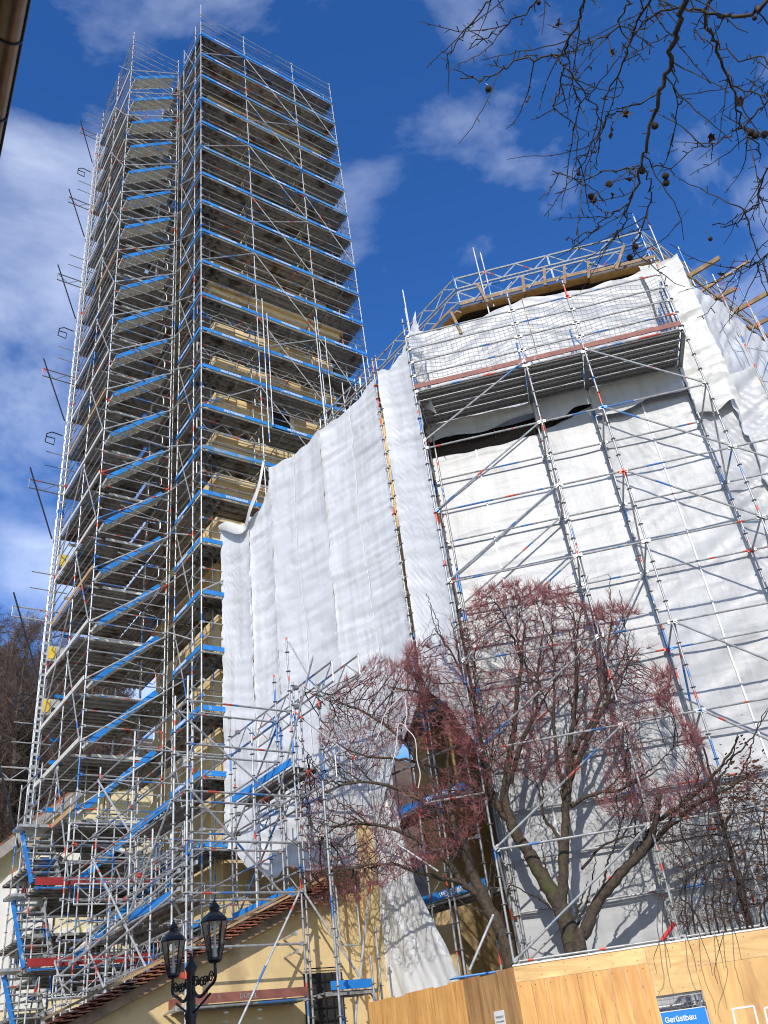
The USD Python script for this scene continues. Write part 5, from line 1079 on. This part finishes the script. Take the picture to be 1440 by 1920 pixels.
# ================================================================ trees in front of the choir
def smooth_path(pts, k=5, wob=0.02, r=None):
    c = catmull(pts, k)
    if r is not None: c[1:-1] += r.normal(0, wob, (len(c) - 2, 3))
    return c
class Tree:
    """limbs laid out by hand; finer branches and twigs grown from them"""
    def __init__(self, seed): self.r = np.random.default_rng(seed); self.limbs = []; self.nodes = []; self.minor = []; self.tw = []
    def limb(self, pts, r0, r1, n=9):
        c = smooth_path(pts, 5, 0.012, self.r); rad = np.linspace(r0, r1, len(c)) * (1 + self.r.normal(0, .05, len(c)))
        self.limbs.append(ptube(c, rad, n, True)); L = len(c)
        for i in range(L): self.nodes.append((c[i], c[min(i + 1, L - 1)] - c[max(i - 1, 0)], rad[i], i / (L - 1)))
        return c
    def grow(self, start, d, L, r0, seg=5, curl=0.14, up=0.05, ok=None):
        pts = [start]; d = d / np.linalg.norm(d)
        for s in range(seg):
            d = d + self.r.normal(0, curl, 3) + A([0, 0, up]); d /= np.linalg.norm(d); p = pts[-1] + d * L / seg
            if ok is not None: p = ok(p)
            pts.append(p)
        return A(pts)
def clamp_wall(p):
    """keep branches off the wall sheets and out of the masonry"""
    a = (p[:2] - CF.O) @ CF.n
    p = p.copy()
    if (p[:2] - CF.O) @ CF.d > -1.4 and a > 1.50: p[:2] -= CF.n * (a - 1.50)
    b = (p[:2] - WF.O) @ WF.n
    if (p[:2] - CF.O) @ CF.d <= -1.4 and b > -0.25: p[:2] -= WF.n * (b + 0.25)
    return p
def inside(poly, x, y):
    p = A(poly, float); q = np.roll(p, -1, 0); x, y = x[:, None], y[:, None]
    c = ((p[:, 1] > y) != (q[:, 1] > y)) & (x < (q[:, 0] - p[:, 0]) * (y - p[:, 1]) / (q[:, 1] - p[:, 1] + 1e-9) + p[:, 0])
    return c.sum(1) % 2 == 1
def crown_points(outline, n, seed, v0, v1, wv=(-1.7, -0.4), rim=0.5):
    """points spread through the crown: the outline sketched on the scaffold plane, spread in depth, denser towards its rim"""
    r = np.random.default_rng(seed); o = A(outline, float); lo, hi = o.min(0), o.max(0); out = []
    cx = o.mean(0)
    while len(out) < n:
        x, y = r.uniform(lo[0], hi[0], 800), r.uniform(lo[1], hi[1], 800); k = inside(outline, x, y)
        gap = meshkit.noise(np.stack([x / 62, y / 62, x * 0 + seed], -1), seed) > .33
        for px, py in zip(x[k & gap], y[k & gap]):
            if r.random() > 1 - rim + rim * min(1, math.hypot(px - cx[0], (py - cx[1])) / (0.42 * max(hi - lo))): continue
            v = r.uniform(v0, v1); u, z = on(px, py, CF.O + v * CF.n, CF.d); P = CF(u, v, z)
            if u < -1.2:
                w = r.uniform(*wv); u, z = on(px, py, WF.O + w * WF.n, WF.d); P = WF(u, w, z)
            out.append(P)
    return A(out[:n])
def colonise(T, att, fmin=0.25, infl=0.75, kill=0.105, step=0.08, iters=120, inertia=0.75, up=0.12, tip=0.0039):
    """branches grow from the limbs towards the points and fork among them"""
    from scipy.spatial import cKDTree
    r = T.r; seeds = [k for k in T.nodes if k[3] >= fmin]
    pos = [k[0] for k in seeds]; dirs = [k[1] / (np.linalg.norm(k[1]) + 1e-9) for k in seeds]; par = [-1] * len(pos); n0 = len(pos); alive = np.ones(len(att), bool); grown = np.zeros(n0, int).tolist()
    for _ in range(iters):
        P = A(pos); t = cKDTree(P); idx = np.nonzero(alive)[0]
        if not len(idx): break
        d, j = t.query(att[idx], distance_upper_bound=infl if _ > 12 else 3.0); ok = np.isfinite(d)
        if not ok.any(): break
        alive[idx[ok & (d < kill)]] = False; ok &= d >= kill
        vec = att[idx[ok]] - P[j[ok]]; vec /= np.linalg.norm(vec, axis=1, keepdims=True); acc = np.zeros_like(P); np.add.at(acc, j[ok], vec)
        for q in np.unique(j[ok]):
            if grown[q] > 3: continue
            g = acc[q]; g = g / (np.linalg.norm(g) + 1e-9) + dirs[q] * inertia + r.normal(0, .12, 3) + A([0, 0, up]); g /= np.linalg.norm(g)
            pos.append(P[q] + g * step); dirs.append(g); par.append(int(q)); grown[q] += 1; grown.append(0)
    P, par = A(pos), A(par); n = len(P); tips = np.zeros(n); kids = np.bincount(par[par >= 0], minlength=n); tips[kids == 0] = 1
    for q in range(n - 1, n0 - 1, -1): tips[par[q]] += tips[q]
    rad = tip * np.maximum(tips, 1) ** 0.40
    e = np.arange(n0, n); a, b = P[par[e]], P[e]; ra, rb = np.minimum(rad[par[e]], rad[e] * 1.35), rad[e]
    ra = np.where(par[e] < n0, rb * 1.1, ra)
    big = rb > 0.0085; small = rb < 0.0048
    T.minor = prisms(a[big], b[big], ra[big], rb[big], 5); mid = ~big & ~small; T.mid = prisms(a[mid], b[mid], ra[mid], rb[mid], 4); T.tw = [prisms(a[small], b[small], ra[small], rb[small] * .9, 3)]
    ends = e[(kids[e] == 0)]; return P[ends], A(dirs)[ends], P[e[rad[e] < .0062]], A(dirs)[e[rad[e] < .0062]]
def forks(T, focus, n, L, r0, r1, fmin=.35, wall=True):
    """slender secondary limbs fanning up and outwards from the main ones"""
    r = T.r; N = [k for k in T.nodes if fmin <= k[3] <= .93 and not -2.3 < (k[0][:2] - CF.O) @ CF.d < -0.4]
    for i in r.choice(len(N), n, False):
        p, t, rad, f = N[i]; t = t / (np.linalg.norm(t) + 1e-9); o = p - focus; o = o / np.linalg.norm(o); side = np.cross(t, -CF.V); side /= np.linalg.norm(side) + 1e-9
        d = t * .7 + o * .45 + side * r.choice([-1, 1]) * r.uniform(.25, .6) + A([0, 0, .22]) + CF.V * r.normal(0, .15); d /= np.linalg.norm(d); q = [p]; l = L * r.uniform(.6, 1.25)
        for s in range(6):
            d = d + r.normal(0, .10, 3) + A([0, 0, .07]); d /= np.linalg.norm(d); e = q[-1] + d * l / 6; a_ = (e[:2] - CF.O) @ CF.n
            if a_ > 1.4: e[:2] -= CF.n * (a_ - 1.4)
            if (e[:2] - CF.O) @ CF.d < -1.2: e[:2] -= WF.n * max(0, (e[:2] - WF.O) @ WF.n + .35)
            q.append(e)
        T.limb(q, min(rad * .7, r0), r1, 7)
def shoots(r, P, D, n, L, rad, spread=.35, up=.55):
    """fresh upright shoots at the ends of the branches"""
    i = r.integers(0, len(P), n); d = D[i] * .7 + r.normal(0, spread, (n, 3)) + A([0, 0, up]); d /= np.linalg.norm(d, axis=1, keepdims=True); l = L * r.uniform(.4, 1.3, (n, 1))
    m_ = P[i] + d * l * .5; e = m_ + (d + r.normal(0, .18, (n, 3))) * l * .5
    return [prisms(P[i], m_, rad, rad * .85), prisms(m_, e, rad * .85, rad * .55)]
def dd_(px, py, D): return at(px, py, D)
# big red twigged tree
T = Tree(41); D0 = 18.75
def L(pts, r0, r1, n=9, dd=0.0):
    k = len(pts); return T.limb([at(x, y, D0 + dd * i / max(k - 1, 1)) for i, (x, y) in enumerate(pts)], r0, r1, n)
b0 = at(1078, 1800, D0); root = [b0 * A([1, 1, 0]) + A([0.02, 0, -.1]), b0 * A([1, 1, 0]) + A([0, 0, 1.2])]
T.limb([root[0], root[1], at(1078, 1800, D0), at(1068, 1750, D0), at(1050, 1700, D0), at(1020, 1650, D0), at(992, 1600, D0)], .22, .13, 11)
L([(992, 1600), (967, 1560), (948, 1500), (952, 1440), (962, 1380), (970, 1310), (978, 1240), (985, 1170)], .125, .02, 9, -.2)
L([(967, 1560), (930, 1505), (905, 1440), (875, 1385), (835, 1335), (790, 1300), (730, 1290)], .09, .016, 8, .2)
L([(958, 1470), (975, 1400), (1005, 1330), (1010, 1250), (1020, 1180)], .06, .012, 7, -.4)
L([(930, 1505), (880, 1470), (820, 1440), (760, 1425), (690, 1420), (640, 1400)], .055, .012, 7, .5)
L([(905, 1440), (900, 1370), (880, 1300), (850, 1230), (815, 1180)], .05, .012, 7, -.5)
L([(1050, 1700), (1056, 1640), (1058, 1570), (1062, 1500), (1068, 1440), (1072, 1370), (1080, 1290), (1078, 1210), (1075, 1150)], .12, .02, 10, -.3)
L([(1064, 1470), (1095, 1400), (1130, 1330), (1160, 1270), (1200, 1215)], .065, .012, 8, -.3)
L([(1070, 1420), (1110, 1350), (1135, 1280), (1140, 1210), (1150, 1160)], .055, .012, 7, .3)
L([(1062, 1500), (1045, 1430), (1038, 1350), (1040, 1270), (1035, 1190)], .05, .012, 7, -.6)
L([(1070, 1512), (1110, 1490), (1160, 1482), (1190, 1470), (1240, 1440)], .045, .012, 7, -.2)
T.limb([root[0] + A([.25, 0, 0]), at(1092, 1800, D0 - .1), at(1098, 1745, D0 - .1), at(1122, 1690, D0 - .1), at(1160, 1640, D0 - .2), at(1205, 1598, D0 - .3), at(1228, 1545, D0 - .4), at(1238, 1490, D0 - .5)], .15, .05, 9)
L([(1205, 1598), (1260, 1545), (1320, 1500), (1380, 1470), (1425, 1440)], .06, .012, 7, -.4)
L([(1232, 1540), (1290, 1500), (1340, 1450), (1370, 1410), (1385, 1380)], .05, .012, 7, -.5)
L([(1062, 1600), (1040, 1560), (1018, 1530), (1010, 1480)], .05, .012, 7, -.3)
L([(1090, 1630), (1130, 1585), (1170, 1570), (1200, 1572)], .03, .012, 6, .1)
forks(T, at(1045, 1640, D0), 44, 1.5, .030, .008)
OUT1 = [(735, 1215), (800, 1150), (880, 1112), (960, 1095), (1080, 1108), (1195, 1150), (1250, 1225), (1265, 1330), (1330, 1405), (1425, 1440), (1400, 1490), (1250, 1545), (1150, 1535), (1080, 1480), (1000, 1470), (880, 1420), (770, 1310)]
tp, td, sp, sd = colonise(T, crown_points(OUT1, 15000, 5, -0.9, 1.35))
T.tw += shoots(T.r, tp, td, 16000, .15, .0034) + shoots(T.r, sp, sd, 6000, .09, .0028)
rim_ = np.array([not inside([( (x - 1030) * .86 + 1030, (y - 1400) * .86 + 1400) for x, y in OUT1], A([q[0]]), A([q[1]]))[0] for q in proj(tp)[0]]) & (proj(tp)[0][:, 1] < 1420)
T.tw += shoots(T.r, tp[rim_], td[rim_] * A([1, .4, 1]), 5200, .25, .0034, .32, .75)
tb = b0 * A([1, 1, 0])
t = Thing('red_twigged_tree', 'many-stemmed leafless tree with reddish twigs in front of the white wall', 'tree', tb)
for k, m_ in enumerate(T.limbs): t.add('trunk' if k in (0, 11) else 'limb', m_, 'bark' if k < 15 else 'bark_dark', True)
t.add('branches', T.minor, 'bark_dark', True); t.add('twigs', T.mid, 'twig_brown'); t.add('fine_twigs', cat(T.tw), 'twig_red')
t.done()
# second tree, left, behind it
T = Tree(43); D0 = 18.55
b1 = at(957, 1800, D0); rt1 = b1 * A([1, 1, 0])
T.limb([rt1 + A([.03, 0, -.1]), b1, at(938, 1745, D0), at(905, 1680, D0), at(882, 1630, D0), at(868, 1580, D0 - .2), at(846, 1530, D0 - .4)], .17, .07, 10)
L([(905, 1680), (868, 1655), (835, 1610), (790, 1580), (740, 1555), (680, 1545), (620, 1550)], .075, .014, 8, .2)
L([(882, 1630), (855, 1570), (815, 1520), (770, 1490), (710, 1470), (650, 1470), (600, 1490)], .07, .014, 8, .4)
L([(846, 1530), (815, 1470), (780, 1420), (740, 1375), (690, 1340), (650, 1320)], .055, .012, 8, .3)
L([(846, 1530), (842, 1470), (838, 1400), (830, 1340)], .045, .012, 7, -.3)
L([(868, 1655), (800, 1640), (730, 1620), (660, 1625), (600, 1640)], .045, .010, 7, .6)
L([(868, 1580), (900, 1520), (915, 1450), (925, 1390)], .04, .012, 7, -.5)
forks(T, at(900, 1660, D0), 34, 1.2, .026, .007)
OUT2 = [(548, 1570), (565, 1480), (600, 1400), (620, 1295), (700, 1235), (790, 1250), (870, 1320), (930, 1420), (905, 1540), (860, 1600), (760, 1640), (680, 1690), (600, 1700), (545, 1650)]
tp, td, sp, sd = colonise(T, crown_points(OUT2, 13000, 6, -0.9, 0.7), up=.05)
T.tw += shoots(T.r, tp, td, 9000, .13, .0032, up=.35) + shoots(T.r, sp, sd, 4500, .09, .0028, up=.3)
rim_ = np.array([not inside([((x - 740) * .84 + 740, (y - 1480) * .84 + 1480) for x, y in OUT2], A([q[0]]), A([q[1]]))[0] for q in proj(tp)[0]])
T.tw += shoots(T.r, tp[rim_], td[rim_] * A([1, .4, 1]), 2600, .22, .0034, .32, .5)
t = Thing('red_twigged_tree', 'lower leafless tree with sweeping reddish twigs before the dark opening, left of the larger tree', 'tree', rt1)
for k, m_ in enumerate(T.limbs): t.add('trunk' if k == 0 else 'limb', m_, 'bark' if k < 6 else 'bark_dark', True)
t.add('branches', T.minor, 'bark_dark', True); t.add('twigs', T.mid, 'twig_brown'); t.add('fine_twigs', cat(T.tw), 'twig_red'); t.done()
# brown shrub with old leaves at the right
T = Tree(47); D0 = 18.4; base2 = at(1400, 1760, D0) * A([1, 1, 0])
for k in range(13):
    x = 1290 + k * 14; T.limb([base2 + A([(k - 6) * .16, T.r.normal(0, .2), 0]), at(x, 1745, D0), at(x - 6 + T.r.normal(0, 14), 1660 + T.r.normal(0, 15), D0 - .2), at(x - 14 + T.r.normal(0, 30), 1590 + T.r.normal(0, 30), D0 - .3), at(x - 10 + T.r.normal(0, 40), 1510 + T.r.normal(0, 40), D0 - .3)], .022, .006, 6)
T.limb([base2, at(1405, 1740, D0 + .6), at(1375, 1620, D0 + .7), at(1345, 1500, D0 + .8), at(1318, 1400, D0 + .9)], .06, .02, 7)
OUT3 = [(1255, 1740), (1265, 1640), (1240, 1560), (1300, 1480), (1340, 1440), (1420, 1430), (1470, 1480), (1480, 1720)]
tp, td, sp, sd = colonise(T, crown_points(OUT3, 4500, 7, -0.6, 1.2, rim=.1), up=.0, fmin=.1)
T.tw += shoots(T.r, tp, td, 4500, .14, .003, .6, .1)
t = Thing('shrub', 'tangled brown shrub with withered leaves behind the right end of the hoarding', 'shrub', base2)
t.add('stems', cat(T.limbs), 'bark_dark', True); t.add('branches', T.minor, 'bark_dark'); t.add('twigs', cat([T.mid, *T.tw]), 'twig_brown')
lv, rr = [], T.r
tipc = tp
def leaf(c, s, r):
    d = r.normal(0, 1, 3); d /= np.linalg.norm(d); a, b = frame_of(d); p = A([(-1, 0), (-.35, .42), (.3, .38), (1, 0), (.3, -.38), (-.35, -.42)]) * s
    return np.vstack([c + a * x + b * y + d * (0.25 * s * (abs(y) / s)) for x, y in p]), A([[0, 1, 2, 5], [5, 2, 3, 4]]), NOT
for c in tipc[rr.choice(len(tipc), min(420, len(tipc)), False)]:
    x, y = proj(c)[0]
    if x > 1330: lv.append(leaf(c + rr.normal(0, .08, 3), rr.uniform(.03, .055), rr))
for _ in range(260):
    c = at(1395 + rr.normal(0, 26), 1490 + rr.normal(0, 45), D0 - .5 + rr.normal(0, .2)); lv.append(leaf(c, rr.uniform(.03, .06), rr))
tag_l = cat(lv); t.add('withered_leaves', tag_l, 'dry_leaf'); t.add('hanging_stems', cat([tube(at(1440, 1560, D0 - .4), at(1360, 1470, D0 - .5), .008, 5), tube(at(1450, 1500, D0 - .4), at(1385, 1440, D0 - .5), .008, 5)]), 'bark_dark')
t.add('hanging_stems', cat([ptube(catmull([at(x0, 1640, 17.0), at(x0 - 8, 1725, 12.9), at(x0 - 4, y0, 12.32), at(x1, y1, 12.34), at(x1 + 6, y1 + 30, 12.36)], 5), np.linspace(.006, .0025, 21), 4) for x0, y0, x1, y1 in ((1290, 1752, 1300, 1790), (1316, 1752, 1330, 1800), (1345, 1748, 1352, 1790), (1380, 1742, 1384, 1770), (1362, 1744, 1340, 1815), (1240, 1764, 1226, 1796), (1250, 1764, 1252, 1785))]), 'bark_dark'); t.done()

# ================================================================ plane tree branches overhead (its trunk stands to the right, out of the picture)
T = Tree(53); r = T.r; S0 = 5.0
pl = Thing('plane_tree', 'bare plane tree branches with hanging seed balls reaching in from the upper right', 'tree', (5.2, 0.4, 0))
trunk = [A([5.2, .4, -.1]), A([5.15, .5, 2.0]), A([5.0, .7, 4.2]), A([4.7, 1.1, 6.4]), A([4.5, 1.2, 9.0])]
pl.add('trunk', ptube(catmull(trunk, 5), np.linspace(.28, .12, 21), 12, True), 'bark', True)
def S(x, y, s=0.0): return slant(x, y, S0 + s)
main = [[(1345, -190), (1300, -60), (1282, 10), (1270, 70), (1255, 115), (1238, 170), (1222, 225), (1208, 280), (1197, 320), (1185, 370), (1172, 410), (1155, 440)],
        [(1395, -160), (1350, -40), (1322, 20), (1338, 75), (1352, 115), (1370, 160), (1385, 205), (1400, 245), (1428, 290)],
        [(1480, -40), (1420, 20), (1370, 32), (1345, 30), (1290, 12), (1240, 22), (1205, 45), (1180, 75)],
        [(1290, -80), (1225, -10), (1195, 45), (1182, 78), (1162, 130), (1140, 170), (1126, 185)],
        [(1190, -70), (1105, -20), (1085, 30), (1070, 75), (1048, 105), (1000, 110), (955, 125), (910, 145), (862, 147)],
        [(1080, -70), (1020, -15), (985, 25), (950, 50), (915, 70), (880, 92)],
        [(1000, -60), (930, -10), (895, 35), (868, 65), (845, 100), (838, 130)],
        [(1240, -60), (1175, 10), (1148, 60), (1110, 75), (1075, 92), (1040, 110)],
        [(1500, 150), (1440, 190), (1400, 230), (1360, 260), (1330, 275), (1295, 278)],
        [(1560, 330), (1480, 300), (1432, 330), (1420, 380), (1395, 400), (1375, 420), (1335, 422)],
        [(1500, 120), (1430, 108), (1385, 112), (1335, 80), (1300, 60)],
        [(1235, 175), (1190, 200), (1150, 215), (1120, 255), (1100, 285), (1075, 300)],
        [(1200, 310), (1165, 318), (1120, 330), (1080, 335), (1035, 320)],
        [(1205, 290), (1230, 310), (1255, 315), (1300, 280)],
        [(1212, 320), (1218, 345), (1218, 380), (1205, 430), (1190, 462), (1188, 482)],
        [(1180, 380), (1150, 400), (1120, 425), (1085, 440), (1062, 452)],
        [(1540, 470), (1450, 470), (1415, 495), (1385, 500), (1362, 502)],
        [(1060, 120), (1050, 150), (1042, 185), (1040, 210)], [(1045, 110), (1090, 165), (1115, 195), (1127, 228)], [(1075, 165), (1085, 195), (1073, 245)],
        [(1360, 150), (1400, 170), (1450, 180)], [(1255, 115), (1270, 180), (1262, 250), (1250, 300)]]
att = A(trunk[3])
nodes = []
for i, pts in enumerate(main):
    s = r.uniform(-.5, .6); P = [S(x, y, s + .03 * k) for k, (x, y) in enumerate(pts)]
    big = i in (0, 1, 2, 3, 4)
    if pts[0][1] < -30 or pts[0][0] > 1460: P = [att + r.normal(0, .15, 3), att * .45 + P[0] * .55 + A([0, 0, .35])] + P
    c = catmull(P, 4); c[2:-1] += r.normal(0, .008, (len(c) - 3, 3)); n = len(c)
    r0 = (.018, .013, .012, .0095, .008)[i] if big else (.006 if len(P) > 6 else .0042); rad = np.linspace(r0, .0028, n)
    pl.add('branch', ptube(c, rad, 7 if big else 5), 'plane_bark', True)
    nodes += [(c[k], c[min(k + 1, n - 1)] - c[k - 1]) for k in range(max(1, n - int(3.2 * len(pts))), n - 1)]
Pt = []
for _ in range(150):                       # side shoots with short zigzag spurs
    k = int(r.integers(0, len(nodes))); p, t = nodes[k]; t = t / (np.linalg.norm(t) + 1e-9); d = t * .6 + r.normal(0, .6, 3) + A([0, 0, -.25]); d /= np.linalg.norm(d); Ls = r.uniform(.1, .5); q = [p]
    n = max(3, int(Ls / .05)); zig = np.cross(d, r.normal(0, 1, 3)); zig /= np.linalg.norm(zig)
    for j in range(n):
        d = d + r.normal(0, .10, 3) + A([0, 0, .05]); d /= np.linalg.norm(d); q.append(q[-1] + (d + zig * (.12 if j % 2 else -.12)) * Ls / n)
    q = A(q); Pt.append(ptube(q, np.linspace(.0034, .0018, len(q)), 4))
    for j in range(1, len(q) - 1):
        if r.random() < .7: e = zig * (1 if j % 2 else -1) + d * .6 + r.normal(0, .2, 3); e /= np.linalg.norm(e); Pt.append(tube(q[j], q[j] + e * r.uniform(.012, .05), .0023, 4, False, .0028))
for p, t in nodes:
    if r.random() < .8: e = r.normal(0, 1, 3); e /= np.linalg.norm(e); Pt.append(tube(p, p + e * r.uniform(.015, .05), .0024, 4, False, .0029))
pl.add('twigs', cat(Pt), 'plane_bark')
for k, (x, y, s) in enumerate(((916, 167, .2), (1228, 236, 0), (1204, 320, -.1), (1248, 330, .1), (1249, 343, .1), (1142, 345, .2), (1108, 368, .1), (1113, 375, .1), (1085, 325, .2), (1191, 463, .1), (1181, 483, .1), (1408, 248, 0), (1416, 254, 0), (1433, 252, 0), (1415, 34, .2), (1332, 448, .3), (1010, 5, .2))):
    c = S(x, y, s); rad = .0185 if k not in (8, 14, 15, 16) else .012
    pl.add('seed_ball', ball(c, rad, 9), 'seed_ball', True)
    pl.add('ball_stalk', ptube(catmull([c + A([0, 0, rad]), c + A([.008, .01, .05]), c + A([.0, .02, .085])], 3), .0015, 4), 'rope' if k == 0 else 'plane_bark')
for x, y in ((978, 42), (1048, 45), (1103, 72), (1147, 98), (1107, 127), (990, 187), (1112, 285), (1174, 214), (1145, 249), (1183, 337), (1352, 515), (1388, 190), (1334, 256), (1190, 452), (1148, 367)):
    c = S(x, y, .1); a = r.uniform(0, 6.3); s = r.uniform(.022, .042); d = r.normal(0, 1, 3); d /= np.linalg.norm(d); e1, e2 = frame_of(d)
    pts = []
    for j in range(10): rr_ = s * (1.0 if j % 2 == 0 else .5) * r.uniform(.7, 1.2); an_ = a + j * 2 * np.pi / 10; pts.append(c + e1 * rr_ * math.cos(an_) + e2 * rr_ * math.sin(an_) * .7 + d * r.normal(0, .008))
    v = np.vstack([c[None], A(pts)]); pl.add('withered_leaf', (v, NOQ, A([[0, j + 1, (j + 1) % 10 + 1] for j in range(10)])), 'dry_leaf')
pl.done()
